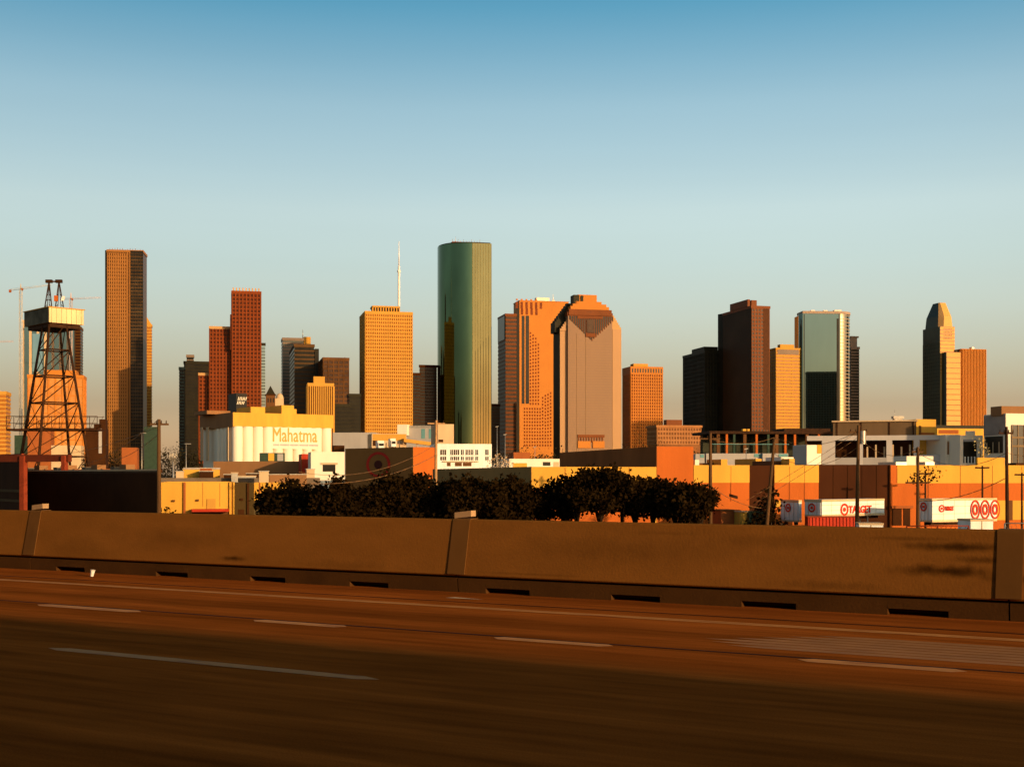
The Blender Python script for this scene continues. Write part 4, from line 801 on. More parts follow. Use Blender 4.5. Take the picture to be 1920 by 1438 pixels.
k = MB(); p = PP(1683, 785, 320); k.cbox(p, 2.6, 2, .6); k.cbox(p-V(0, 0, .5), 2, 1.6, .5); k.tube(p-V(.8, 0, 0), p+V(-.7, 0, 2.2), .05, n=4); k.cbox(p-V(0, 0, 1.6), 1.4, 1.4, 1.1); tag(k.build('roof_vent', METAL, loc=tuple(p)), 'small grey rooftop vent with a whip aerial on the brown upper wall', 'vent')
r, fr, z = lowrise('white_bay_building', 'bright white bay building with a brown window right of the dark loading bays', 1773, 1800, 815, 282, CREAM, yaw=13, d=12); fpatch(r, fr, 1776, 1797, 828, 852, BROWN2, 'window', .06, .05)
f = fpatch(r, fr, 1776, 1797, 827, 829, TANW, 'window_frame', .1, .08)
r, fr, z = lowrise('white_lift_building', 'white structure with a tall dark opening left of the grey corner block', 1800, 1843, 816, 278, CREAM, yaw=13, d=12); fpatch(r, fr, 1806, 1831, 826, 868, DARKG, 'opening', .06, .05)
for a in range(4): fpatch(r, fr, 1808+6*a, 1810+6*a, 856, 869, WHITE, 'railing_panel', .12, .05)
fpatch(r, fr, 1806, 1831, 824, 828, GREYW, 'shutter_box', .3, .25); fpatch(r, fr, 1812, 1828, 808, 816, CREAM, 'raised_parapet', .02, .4)
m = MB(); p = PP(1838, 832, 268); leafmass(m, [(p.x, 268, p.z), (p.x+1, 268, p.z-1.6)], [(1.5, 1, 1.3)]*2, 160, .35, 77); tr = thing('sunlit_bush', 'pale sunlit bush between the white structure and the grey corner block', 'bush', (p.x, 268, 0)); m.build('crown', mat('sunlit_leaf', (.50, .38, .16), var=.4, scale=2), tr, stuff=True); m = MB(); m.tube((p.x, 268, 0), (p.x, 268, p.z-1), .14, .08); m.build('trunk', BARK, tr)
lowrise('green_roof_hall', 'long dark green roofed hall behind the white structures on the right', 1753, 1850, 797, 420, OLI_T, d=14)
r, fr, z = lowrise('ochre_hall', 'ochre hall with terracotta upper left wall behind the white bay building', 1757, 1845, 803, 340, GOLD, d=8, para=.3); fpatch(r, fr, 1760, 1797, 806, 813, DORANGE, 'terracotta_wall')
r, fr, z = lowrise('corner_building', 'pale corner building with a tall dark window and left side greyed for shade at right edge', 1886, 1990, 775, 270, CREAM, yaw=13, xl=1845)
k = MB(); fr.box(k, -.08, -.01, 0, fr.d, PZ(815, 270), z-.2); k.build('grey_shade_wall', mat('cream_wall_shade', (.30, .23, .18), rough=.9, var=.15, scale=.5), r)  # unlit left face, shade put into a greyer colour
k = MB(); fr.box(k, -.14, -.03, 1, fr.d-.6, PZ(849, 270), PZ(817, 270)); k.build('dark_loggia', DARKG, r)
for i in range(3): k = MB(); fr.box(k, -.2, -.15, 2+2.2*i, 2.3+2.2*i, PZ(849, 270), PZ(828, 270)); k.build('loggia_post', TANW, r)
f = fpatch(r, fr, 1896, 1985, 797, 868, DARKG, 'window', .08, .06)
k = MB(); a0, a1 = fr.a_at(1896), fr.a_at(1985); Yc = fr.Yat(a0)
for i in range(9): a = a0+(a1-a0)*i/8; k.box(fr.P(a, -.2, PZ(868, Yc)), fr.u*.18, fr.v*.12, V(0, 0, 71*Yc/F))
for y in (822, 838): k.box(fr.P(a0, -.22, PZ(y, Yc)), fr.u*(a1-a0), fr.v*.12, V(0, 0, .4))
k.build('mullion', mat('tan_mullion', (.22, .14, .07)), f)
roofbox(r, fr, 1878, 1990, 762, z-.4, BROWN2, .1, .6, 'roof_house')
lowrise('ochre_wall_building', 'low ochre garden wall in front of the grey corner building', 1833, 1884, 858, 235, GOLD, d=.6, cat='wall', para=.1)
r, fr, z = lowrise('white_hut', 'small white hut behind the pole on the yellow warehouse roof', 1700, 1750, 855, 200, CREAM, yaw=13, d=4, para=.2); fpatch(r, fr, 1718, 1721, 856, 871, BROWN, 'shadow_slot')
# ------------------------------------------------------------------ foreground beyond the freeway: warehouses, trees, poles, trailers, derrick
def two_tone(r, fr, z, x0, x1, ysplit, top=None, name='yellow_band'):
    a0, a1 = max(0, fr.a_at(x0)), min(fr.w, fr.a_at(x1)); k = MB(); zs_ = fr.z(ysplit, a0); k.box(fr.P(a0, -.05, zs_), fr.u*(a1-a0), fr.v*.06, V(0, 0, z-zs_+.01)); k.build(name, GOLD, r)
def side_wall(r, fr, z, m=BROWN, name='shade_tone_wall'): k = MB(); fr.box(k, -.06, -.005, -.02, fr.d, 0, z+.01); k.build(name, m, r)  # unlit left wall, its shade put into a darker colour
ORANGE_SHADE = mat('orange_wall_shade', (.24, .075, .018), rough=.9, var=.25, scale=.2, streak=2)  # orange wall colour darkened to stand for shade
DBRN = mat('dark_umber_wall', (.042, .018, .006), rough=.9, var=.35, scale=.08)
# the long warehouse front: painted bays, the dark ones set back a little
WA = V(T(1670)*135, 135, 0); WU = V(math.cos(math.radians(13)), math.sin(math.radians(13)), 0)
def wline(px, back=0):
    """depth of the warehouse front line in column px"""
    t = T(px); w = (WA.x-t*WA.y)/(WU.x-t*WU.y); return (WA-WU*w).y
def bay(name, label, x0, x1, top, m, back=0, d=20, xl=None):
    Y = wline(x0)+back; r, fr, z = lowrise(name, label, x0, x1, top, Y, m, xl=xl, d=d, cat='warehouse'); return r, fr, z
DBRN2 = mat('dark_brown_paint', (.050, .015, .0045), rough=.9, var=.3, scale=.12, streak=2)
rR, fR, zR = bay('warehouse', 'large yellow over orange warehouse at the right edge behind the last trailer', 1670, 2150, 872, ORANGE)
two_tone(rR, fR, zR, 1682, 2150, 906); fpatch(rR, fR, 1888, 1898, 938, 975, BROWN, 'doorway'); fpatch(rR, fR, 1898, 1990, 938, 974, GOLD, 'yellow_panel'); fpatch(rR, fR, 1842, 1886, 938, 975, GOLD, 'yellow_panel')
for px in (1740, 1800, 1860, 1915): fpatch(rR, fR, px, px+.6, 873, 936, DORANGE, 'panel_joint', .07, .03)
for a, b_ in ((1672, 1690), (1694, 1706)): fpatch(rR, fR, a, b_, 951, 985, BLACKW, 'dock_door')
fpatch(rR, fR, 1670, 1710, 948, 953, DORANGE, 'dock_canopy', .3, .3)
rD2, fD2, zD2 = bay('warehouse', 'wide very dark brown warehouse bay above the lettered trailer', 1535.5, 1669, 871, DBRN2, .35)
for i in range(1, 5): fpatch(rD2, fD2, 1535+27*i, 1535.6+27*i, 873, 960, BLACKW, 'panel_joint', .05, .03)
rQ, fQ, zQ = bay('warehouse', 'narrow yellow over orange warehouse bay between two dark brown bays', 1452, 1535, 872, ORANGE); two_tone(rQ, fQ, zQ, 1452, 1535, 905)
fpatch(rQ, fQ, 1453, 1466, 938, 950, GOLD, 'lit_panel')
rD1, fD1, zD1 = bay('warehouse', 'narrow dark red brown warehouse bay behind the leaning pole', 1405.5, 1451.5, 873, DBRN2, .35)
rP, fP, zP = bay('warehouse', 'yellow over orange warehouse bay behind the rightmost tree', 1300.5, 1405, 872, ORANGE); two_tone(rP, fP, zP, 1300.5, 1405, 905)
for f_, xs in ((fP, (1333, 1370)), (fQ, (1480, 1508))):
    for px in xs: fpatch(rP if f_ is fP else rQ, f_, px, px+.5, 874, 940, DORANGE, 'panel_joint', .07, .03)
rS, fS, zS = bay('tall_warehouse', 'taller orange warehouse block with a wide left wall coloured dark for shade', 1232, 1300, 837, ORANGE, xl=1050); side_wall(rS, fS, zS, ORANGE_SHADE)
rU, fU, zU = bay('yellow_warehouse', 'low yellow warehouse strip behind the trees, below the dark brown wall', 997, 1231.8, 875, GOLD, xl=812); side_wall(rU, fU, zU, mat('yellow_wall_shade', (.30, .16, .045), rough=.9, var=.15, scale=.1))  # yellow wall's unlit side coloured darker for shade
k = MB(); fU.box(k, .1, fU.w-.5, -.1, 0, 0, fU.z(915, 5)); k.build('orange_lower_wall', ORANGE, rU)
for px in (1060, 1120, 1180): fpatch(rU, fU, px, px+.6, 876, 930, DORANGE, 'panel_joint', .12, .03)
# rooftop machines
for fr_, Rt, z_, items in ((fP, rP, zP, ((1303, 1311, 862, CREAM, .1, .3), (1352, 1364, 861, GOLD, .1, .3), (1310, 1348, 868, BROWN, .2, .4))), (fQ, rQ, zQ, ((1417, 1428, 860, GOLD, .6, .9), (1480, 1490, 860, GOLD, .2, .5), (1464, 1488, 857, CREAM, .3, .5), (1453, 1482, 864, BROWN, .3, .6))), (fR, rR, zR, ((1680, 1700, 866, METAL, .4, .6), (1735, 1752, 866, METAL, .5, .6), (1905, 1960, 868, BLACKW, .5, .6)))):
    for x0_, x1_, t_, m_, b0_, b1_ in items: roofbox(Rt, fr_, x0_, x1_, t_, z_-.5, m_, b0_, b1_, 'roof_unit')
# yard things at the right
def yardbox(name, label, x0, x1, top, Y, m, cat, yaw=13, xl=None, d=3, bot=0):
    fr = Frame(x0, x1, Y, yaw, xl, d); r = thing(name, label, cat, fr.P(0, 0, 0)); k = MB(); fr.box(k, 0, fr.w, 0, fr.d, bot, PZ(top, Y)); k.build('body', m, r); return r, fr
r, fr = yardbox('store_hut', 'small brown hut with a red marker at the warehouse foot', 1352, 1386, 958, 124, DORANGE, 'hut'); k = MB(); fr.box(k, -.15, fr.w+.15, -.15, 3.2, PZ(958, 124), PZ(957, 124)+.05); k.build('roof', BROWN, r); fpatch(r, fr, 1379, 1382, 975, 984, REDP, 'red_marker', .1, .05)
r, fr = yardbox('yellow_hut', 'narrow bright yellow hut between brown hut and green container', 1387, 1400, 960, 123, GOLD, 'hut', d=2); k = MB(); fr.box(k, -.1, fr.w+.1, -.1, 2.1, PZ(960, 123), PZ(959, 123)+.05); k.build('roof', TANW, r)
r, fr = yardbox('green_container', 'dark green waste container against the narrow dark warehouse bay', 1402, 1438, 961, 125, GREEND, 'container', d=2.4)
for i in range(6): k = MB(); fr.box(k, fr.w*(i+.3)/6, fr.w*(i+.3)/6+.12, -.08, 0, .3, PZ(963, 125)); k.build('rib', GREEND, r)
k = MB(); fr.box(k, -.1, fr.w+.1, -.1, 2.5, PZ(961, 125), PZ(960, 125)+.08); k.build('lid', GREEND, r)
def bullseye(r, c, x, R_, ry=1, inner=None):
    k = MB(); ring(k, c, x, R_*.68, R_, ry); k.build('logo_ring', REDLOGO, r); k = MB(); ring(k, c, x, 0, R_*.34, ry); k.build('logo_dot', REDLOGO, r)
def trailer(label, xl, xc, xr, ytop, ybot, Y, yaw, text=None, logos=0, group='parked white trailers'):
    fr = Frame(xc, xr, Y, yaw, xl, 2.6); r = thing('trailer', label, 'trailer', fr.P(0, 0, 0), group); z1, z0 = PZ(ytop, Y), PZ(ybot, Y)
    k = MB(); fr.box(k, 0, fr.w, 0, fr.d, z0, z1); k.build('cargo_box', WHITE, r)
    k = MB(); fr.box(k, 0, fr.w, -.04, .02, z1-.18, z1+.02); fr.box(k, 0, fr.w, -.04, .02, z0-.05, z0+.16); fr.box(k, -.05, .02, -.03, fr.d, z1-.22, z1+.03); fr.box(k, -.03, .02, -.03, fr.d, z0-.05, z0+.14)
    for f in (.33, .66): fr.box(k, 0, fr.w, -.012, 0, z0+(z1-z0)*f, z0+(z1-z0)*f+.03)
    for i in range(1, int(fr.w/1.2)): a = fr.w*i/int(fr.w/1.2); fr.box(k, a, a+.025, -.01, 0, z0+.16, z1-.18)
    k.build('rail_frame', mat('aluminium_rail', (.60, .42, .22), rough=.5, metal=.2), r, stuff=True)
    k = MB(); fr.box(k, -.045, -.01, .15, fr.d/2-.03, z0+.12, z1-.25); k.build('rear_door', WHITE, r); k = MB(); fr.box(k, -.045, -.01, fr.d/2+.03, fr.d-.15, z0+.12, z1-.25); k.build('rear_door', WHITE, r)
    k = MB()
    for b_ in (.25, .75): fr.box(k, -.08, -.05, fr.d*b_, fr.d*b_+.04, z0+.1, z1-.25)
    k.build('door_bar', METAL, r, stuff=True)
    if xl: bullseye(r, fr.P(-.09, fr.d*.55, z1-.75), -fr.v, .42)
    k = MB(); fr.box(k, .3, fr.w-.3, .5, .8, z0-.35, z0-.05); fr.box(k, .3, fr.w-.3, fr.d-.8, fr.d-.5, z0-.35, z0-.05); k.build('chassis', BLKMET, r)
    for a in ((.7, 1.9) if fr.w > 4 else (.7,)):
        for b_ in (.1, fr.d-.5):
            k = MB(); p = fr.P(a+.5, b_, .52); k.tube(p, p+fr.v*.4, .52, n=16); w = k.build('wheel', BLKMET, r)
            k = MB(); k.tube(p-fr.v*.01, p+fr.v*.41, .26, n=12); k.build('rim', METAL, w)
    k = MB()
    for b_ in (.5, fr.d-.6): fr.box(k, fr.w-2, fr.w-1.85, b_, b_+.12, .05, z0-.05)
    k.build('landing_gear', METAL, r, stuff=True)
    if text:
        x0_, x1_, y0_, y1_ = text; a0, a1 = fr.a_at(x0_), fr.a_at(x1_); Yc = fr.Yat((a0+a1)/2); h = (y1_-y0_)*Yc/F
        rr = h*.5; bullseye(r, fr.P(a0+rr*.8, -.03, PZ((y0_+y1_)/2, Yc)), fr.u, rr, 1.0)
        text_part('TARGET', 'lettering', REDLOGO, r, fr.P(a0+rr*1.9, -.05, PZ(y1_, Yc)+h*.18), fr.u, h*.62, (a1-a0)-rr*2, .03, bold=.03)
    if logos:
        for i in range(3):
            xm_ = 1828+18.5*i if logos == 3 else 0; a = fr.a_at(xm_); Yc = fr.Yat(a); R_ = (fr.a_at(xm_+8.8)-fr.a_at(xm_-8.8))/2; H_ = (z1-z0)*.43
            k = MB(); ring(k, fr.P(a, -.05, (z0+z1)/2), fr.u, R_*.82, R_*1.0, H_/R_); ring(k, fr.P(a, -.05, (z0+z1)/2), fr.u, R_*.30, R_*.58, H_/R_); k.build('logo_ring', REDLOGO, r)
    return r, fr
trailer('grey shaded trailer end standing left of the lettered white trailer', 1464, 1498, 1503, 938, 978, 124, 25)
trailer('white trailer with a red ring and red store lettering on its long side', 1509, 1541, 1658, 937, 968, 119, 38, text=(1577, 1634, 943, 966))
trailer('white trailer with small lettering and three big red rings near its front', 1721, 1748, 1869, 935, 978, 118, 24, text=(1761, 1788, 946, 960), logos=3)
r, fr = yardbox('red_container', 'low red open container in front of the lettered trailer', 1515, 1604, 968, 118, REDP, 'container', yaw=6, xl=1509, d=2.4)
for i in range(14): k = MB(); a = fr.w*(i+.4)/14; fr.box(k, a, a+.1, -.07, 0, .2, PZ(970, 118)); k.build('rib', REDP, r)
k = MB(); fr.box(k, -.08, fr.w+.08, -.1, .05, PZ(970, 118), PZ(968, 118)+.03); k.build('top_rail', REDMET, r)
def van(label, x0, x1, top, Y, yaw, l=None):
    fr = Frame(x0, x1, Y, yaw, None, 2.1); r = thing('box_truck', label, 'truck', fr.P(0, 0, 0)); z1 = PZ(top, Y)
    k = MB(); fr.box(k, 0, fr.w, 0, 2.1, .9, z1); k.build('cargo_box', WHITE, r); k = MB(); fr.box(k, fr.w/2-.03, fr.w/2+.03, -.03, 0, 1, z1-.1); k.build('panel_seam', TANW, r)
    k = MB(); fr.box(k, -.04, fr.w+.04, -.04, 2.14, z1-.12, z1+.02); k.build('roof_rim', TANW, r)
    k = MB(); fr.box(k, fr.w+.05, fr.w+1.7, .1, 2.0, .6, z1-.9); k.build('cab', WHITE, r); k = MB(); fr.box(k, fr.w+.3, fr.w+1.3, .05, .09, 1.5, min(2.2, z1-1)); k.build('side_window', DARKG, r)
    for a in (.8, fr.w+.9):
        for b_ in (0, 1.8): k = MB(); p = fr.P(a, b_, .45); k.tube(p, p+fr.v*.3, .45, n=14); k.build('wheel', BLKMET, r)
van('white box truck top showing over the barrier right of the red container', 1611, 1656, 981, 100, -8)
van('white box truck in front of the trailer with three red rings', 1820, 1862, 974, 95, 6)
# chain link fence at the right
def fence(label, x0, x1, top, Y, m=METAL, yaw=4):
    fr = Frame(x0, x1, Y, yaw, None, .1); r = thing('chain_link_fence', label, 'fence', fr.P(0, 0, 0)); z1 = PZ(top, Y); n = max(2, round(fr.w/2.6))
    for i in range(n+1): k = MB(); p = fr.P(fr.w*i/n, 0, 0); k.tube(p, p+V(0, 0, z1), .045, n=6); k.build('post', m, r)
    k = MB(); k.tube(fr.P(0, 0, z1), fr.P(fr.w, 0, z1), .035, n=6); k.tube(fr.P(0, 0, .1), fr.P(fr.w, 0, .1), .03, n=6); k.build('rail', m, r)
    k = MB(); s = .30; nx = int(fr.w/s)
    for i in range(nx): k.tube(fr.P(i*s, 0, .1), fr.P(min(fr.w, i*s+z1*.5), 0, z1), .012, n=3, smooth=False); k.tube(fr.P(min(fr.w, i*s+z1*.5), 0, .1), fr.P(i*s, 0, z1), .012, n=3, smooth=False)
    k.build('mesh', m, r, stuff=True)
fence('grey chain link fence at the right edge behind the barrier', 1884, 2000, 981, 75)
fence('low rusty chain link fence below the trailer with three rings', 1700, 1816, 986, 78, REDMET)
# left yellow warehouse with its dark recess
rA, fA, zA = lowrise('yellow_warehouse', 'sunlit yellow warehouse with a red dock canopy between the dark shed and trees', 300, 440, 904, 140, GOLD, yaw=13, d=14, cat='warehouse')
k = MB(); a0 = fA.a_at(360); a1 = fA.a_at(429); fA.box(k, a0, a1, -1.4, 0, fA.z(959, a0), fA.z(954, a0)); k.build('dock_canopy', REDP, rA); fpatch(rA, fA, 360, 429, 956, 985, BROWN, 'dock_opening', .03, .02); fpatch(rA, fA, 388, 404, 935, 958, YEL_T, 'dock_panel', .1, .05)
for px, w in ((344, 4), (430, 3), (437, 3)): fpatch(rA, fA, px, px+w, 904, 975, DORANGE if px == 344 else GOLD, 'pilaster', .25, .2)
for px in (380, 412): fpatch(rA, fA, px, px+.6, 905, 950, DORANGE, 'panel_joint', .03, .02)
for px, py in ((323, 937), (368, 936)): fpatch(rA, fA, px, px+5, py, py+3.5, BROWN, 'wall_lamp', .25, .2)
rB, fB, zB = lowrise('olive_warehouse', 'dull olive warehouse bay between two sunlit yellow walls at the left', 440.5, 476, 905, 143.5, mat('olive_bay_wall', (.060, .036, .011), rough=.9, var=.12, scale=.2), d=12, cat='warehouse')  # bay in a much darker olive than the yellow walls beside it
fpatch(rB, fB, 463, 467, 906, 970, BLACKW, 'downpipe', .2, .15); fpatch(rB, fB, 447, 458, 955, 966, BLACKW, 'doorway', .05, .04); fpatch(rB, fB, 451, 456, 934, 938, BLACKW, 'wall_lamp', .25, .2)
rC, fC, zC = lowrise('yellow_warehouse', 'short sunlit yellow wall touching the leftmost tree', 476.5, 560, 905, 144.5, GOLD, yaw=13, d=8, cat='warehouse')
k = MB(); fC.box(k, -.1, fC.w, -.12, 0, 0, fC.z(940, 0)); k.build('shade_tone_plinth', mat('plinth_shade', (.09, .06, .024), rough=.9), rC)  # lower wall darkened in its colour where shade falls
for px in (486, 509): fpatch(rC, fC, px, px+2.2, 905, 940, DORANGE, 'panel_joint', .08, .05)
fpatch(rC, fC, 484, 489, 925, 932, BROWN, 'wall_lamp', .25, .2)
R = random.Random(8)
for i, (x0_, x1_, t_, Y_, m_) in enumerate(((330, 344, 884, 165, TANW), (343, 374, 880, 170, GOLD), (374, 400, 884, 168, BLACKW), (398, 412, 880, 172, GOLD), (345, 412, 878, 176, DORANGE), (434, 446, 887, 160, METAL), (446, 480, 893, 165, METAL), (486, 504, 884, 158, TANW), (505, 575, 890, 162, BROWN2), (575, 590, 880, 170, TANW), (420, 436, 890, 170, BLACKW), (462, 486, 888, 175, BLACKW))):
    lab = ('small tan roof plant box', 'wide ochre roof plant box', 'black roof plant box', 'narrow ochre roof plant box', 'long rust roof curb', 'steel roof fan', 'low steel duct', 'upright tan roof plant box', 'long brown duct housing', 'tan roof hatch', 'black roof fan', 'second black roof fan')[i]
    fr = Frame(x0_, x1_, Y_, 13, None, 2.2); r = thing('roof_plant', lab+' seen above the yellow warehouse on the left', 'roof plant', fr.P(0, 0, 0)); k = MB(); zt_ = PZ(t_, Y_); fr.box(k, 0, fr.w, 0, 2.2, 3.4, zt_); k.build('housing', m_, r)
    k = MB(); fr.box(k, -.08, fr.w+.08, -.08, 2.28, zt_, zt_+.1); fr.box(k, 0, .2, 0, .2, 0, 3.4); fr.box(k, fr.w-.2, fr.w, 0, .2, 0, 3.4); k.build('lid_and_legs', METAL if m_ is not METAL else TANW, r, stuff=True)
lowrise('roof_deck_building', 'low flat roofed building just behind the yellow warehouse on the left', 302, 600, 896, 160, ROOF, d=22)
# dark shed, far left
rD, fD, zD = wedge('dark_shed', 'long black shed wall with a thin sunlit roof edge at the left', 38, 150, 299, 124, 880, BLACKW)
k = MB(); fD.box(k, 0, fD.w, -.15, .1, zD-.14, zD+.03); k.build('roof_edge', TANW, rD)
for i in range(12):
    px = 60+i*18; k = MB(); a = fD.a_at(px, 3); fD.box(k, a, a+.5+.5*(i % 3), 1, 2, zD-.25, zD+.1+.22*((i*7) % 3)); k.build('roof_unit', (DORANGE, ROOF, BROWN2)[i % 3], rD)
rE, fE, zE = wedge('dark_shed', 'nearly black low building with a rust roof line at the bottom left corner', -60, 145, 44, 128, 851, BLACKW); k = MB(); fE.box(k, 0, fE.w, -.2, .1, zE-.5, zE+.03); k.build('roof_edge', REDMET, rE)
for y in (917, 935): fpatch(rE, fE, -20, 38, y, y+5, mat('dim_tan_band', (.09, .05, .018)), 'wall_band', .06, .05)
# red steel frame under the derrick
r = thing('red_steel_frame', 'red steel beam and columns standing at the derrick foot', 'frame', PP(0, 890, 120)); fr = Frame(-10, 128, 120, -20, None, 1)
k = MB(); fr.box(k, 0, fr.w, 0, .5, PZ(866, 120), PZ(853, 120)); k.build('beam', mat('dark_red_beam', (.10, .020, .008), rough=.7, var=.3), r)
for a in (39, 117): k = MB(); aa = fr.a_at(a); fr.box(k, aa, aa+(.5 if a == 39 else .4), -.2, .3, 0 if a == 39 else PZ(882, 120), PZ(855, 120)); k.build('column', REDMET, r)
# parked truck in the shade
fr = Frame(56, 116, 108, -30, None, 2.2); r = thing('parked_truck', 'dim dark truck with a bluish windscreen parked in the shade on the left', 'truck', fr.P(0, 0, 0))
k = MB(); fr.box(k, 0, fr.w*.5, 0, 2.2, .5, 2.2); k.build('bed', BLACKW, r); k = MB(); fr.box(k, fr.w*.5, fr.w*.8, 0, 2.2, .5, 3.4); k.build('cab', BLACKW, r)
k = MB(); fr.box(k, fr.w*.55, fr.w*.72, -.03, 0, 2.6, 3.2); k.build('windscreen', mat('pale_blue_glass', (.16, .22, .20), rough=.15), r); k = MB(); fr.box(k, fr.w*.8, fr.w, .1, 2.1, .5, 1.9); k.build('bonnet', BLACKW, r)
for a in (.18, .85):
    for b_ in (-.1, 2): k = MB(); p = fr.P(fr.w*a, b_, .5); k.tube(p, p+fr.v*.3, .5, n=12); k.build('wheel', BLKMET, r)
# steel derrick with the cream tank
YD, cx = 183, T(102.5)*183; dr = thing('steel_derrick', 'tall rusty steel lattice derrick carrying a cream tank box on the far left', 'derrick', (cx, YD, 0)); th = math.radians(41)
dirs = [V(math.cos(t), math.sin(t), 0) for t in (math.pi+.03, -math.pi/2-.1, -.03, math.pi/2-.1)]
def rad_(z): return 6.3-.163*z
ztop = PZ(606, YD); c0 = V(cx, YD, 0)
def leg(i, z): return c0+dirs[i]*rad_(z)+V(0, 0, z)
for i in range(4): k = MB(); k.tube(leg(i, 0), leg(i, ztop), .30 if i == 0 else .24, .17, 6); k.build('leg', BLKMET, dr)
lev = [0, PZ(856, YD), PZ(805, YD), PZ(756, YD), PZ(706, YD), PZ(657, YD), ztop]
for j, z in enumerate(lev[1:-1]):
    for i in range(4): k = MB(); k.tube(leg(i, z), leg((i+1) % 4, z), .11, n=5); k.build('ring_beam', BLKMET, dr)
for j in range(len(lev)-1):
    for i in range(4):
        k = MB(); a, b_ = (leg(i, lev[j]), leg((i+1) % 4, lev[j+1])) if i in (0, 1) else (leg((i+1) % 4, lev[j]), leg(i, lev[j+1])); k.tube(a, b_, .075, n=4); k.build('brace', BLKMET, dr)
        if j in (1, 2, 4): k = MB(); a, b_ = leg((i+1) % 4, lev[j]), leg(i, lev[j+1]); k.tube(a, b_, .035, n=4); k.build('thin_brace', BLKMET, dr)
k = MB(); zc = PZ(806, YD); xa, xb = T(20)*YD, T(189)*YD; k.box((xa, YD-1.6, zc-.15), (xb-xa, 0, 0), (0, 3.2, 0), (0, 0, .28)); k.build('catwalk', BLKMET, dr)
k = MB()
for z in (zc+.9, zc+1.9):
    for y in (-1.6, 1.6): k.tube((xa, YD+y, z), (xb, YD+y, z), .05, n=4)
for i in range(13): x = xa+(xb-xa)*i/12; k.tube((x, YD-1.6, zc), (x, YD-1.6, zc+1.9), .05, n=4); k.tube((x, YD-1.6, zc), (x+(xb-xa)/12*.8, YD-1.6, zc+1.9), .03, n=4)
k.build('handrail', BLKMET, dr, stuff=True)
tk = thing('tank_box', 'cream box tank on top of the steel derrick, left side coloured dark for shade', 'tank', (cx, YD, ztop)); ft = Frame(92, 157, 180.5, 44, 46); zb_, zt_ = PZ(604, 180.5), PZ(576, 180.5)
k = MB(); ft.box(k, 0, ft.w, 0, ft.d, zb_, zt_); k.build('tank_shell', mat('weathered_tank_paint', (.74, .50, .25), rough=.6, var=.14, scale=.6, streak=4), tk); k = MB(); ft.box(k, -.05, -.01, 0, ft.d, zb_, zt_); k.build('shade_side', mat('tank_side_shade', (.10, .09, .06), rough=.9, var=.5, scale=.4), tk)  # unlit left side coloured dark in place of shade
k = MB(); ft.box(k, -.15, ft.w+.15, -.15, ft.d+.15, zt_, zt_+.12); k.build('rim', YEL_T, tk)
k = MB(); ft.box(k, .3, ft.w-.3, .5, ft.d-.5, zb_-.6, zb_-.01); k.build('floor_beams', BLKMET, tk)
for i in range(7): k = MB(); a = ft.w*(i+.5)/7; k.tube(ft.P(a, -.02, zb_), ft.P(a, -.02, zt_), .03, n=4); k.build('rib', TANW, tk)
hf = thing('lifting_gantry', 'pair of black A shaped hoist frames on top of the cream tank box', 'frame', (cx, YD, zt_))
for (xa_, xb_, xt, dy) in ((84, 97, 92, -.6), (104, 119, 110.5, .6)):
    for x in (xa_, xb_):
        k = MB(); p, q = PP(x, 576, YD+dy), PP(xt, 526, YD+dy); k.tube(p, q, .085, .085, 4); n_ = 5
        s_ = .35 if x == xa_ else -.35; k.tube(p+V(s_, 0, 0), q, .05, .05, 4)
        for i in range(n_): f = i/n_; k.tube(p.lerp(q, f), (p+V(s_, 0, 0)).lerp(q, f+.1), .04, n=4)
        k.build('truss_leg', BLKMET, hf)
    k = MB(); q = PP(xt, 526, YD+dy); k.cbox(q-V(0, 0, .35), .9, .5, .45); k.build('head_block', BLKMET, hf)
k = MB(); k.tube(PP(92, 528, YD-.6), PP(110.5, 528, YD+.6), .12, n=5); k.tube(PP(86, 562, YD), PP(96, 562, YD), .05, n=4); k.build('cross_beam', BLKMET, hf)
k = MB(); p = PP(107, 561, YD); k.cbox(p-V(.15, 0, .3), .45, .4, .8); tag(k.build('hoist_motor', ORANGE, loc=tuple(p)), 'small orange hoist motor between the A frames on the tank', 'motor')
k = MB(); p = PP(117, 560, YD); k.box(p-V(.25, 0, .3), V(.35, 0, 0), V(0, .3, 0), V(.22, 0, .65)); tag(k.build('white_floodlight', WHITE, loc=tuple(p)), 'small bright white lamp housing right of the A frames', 'lamp')
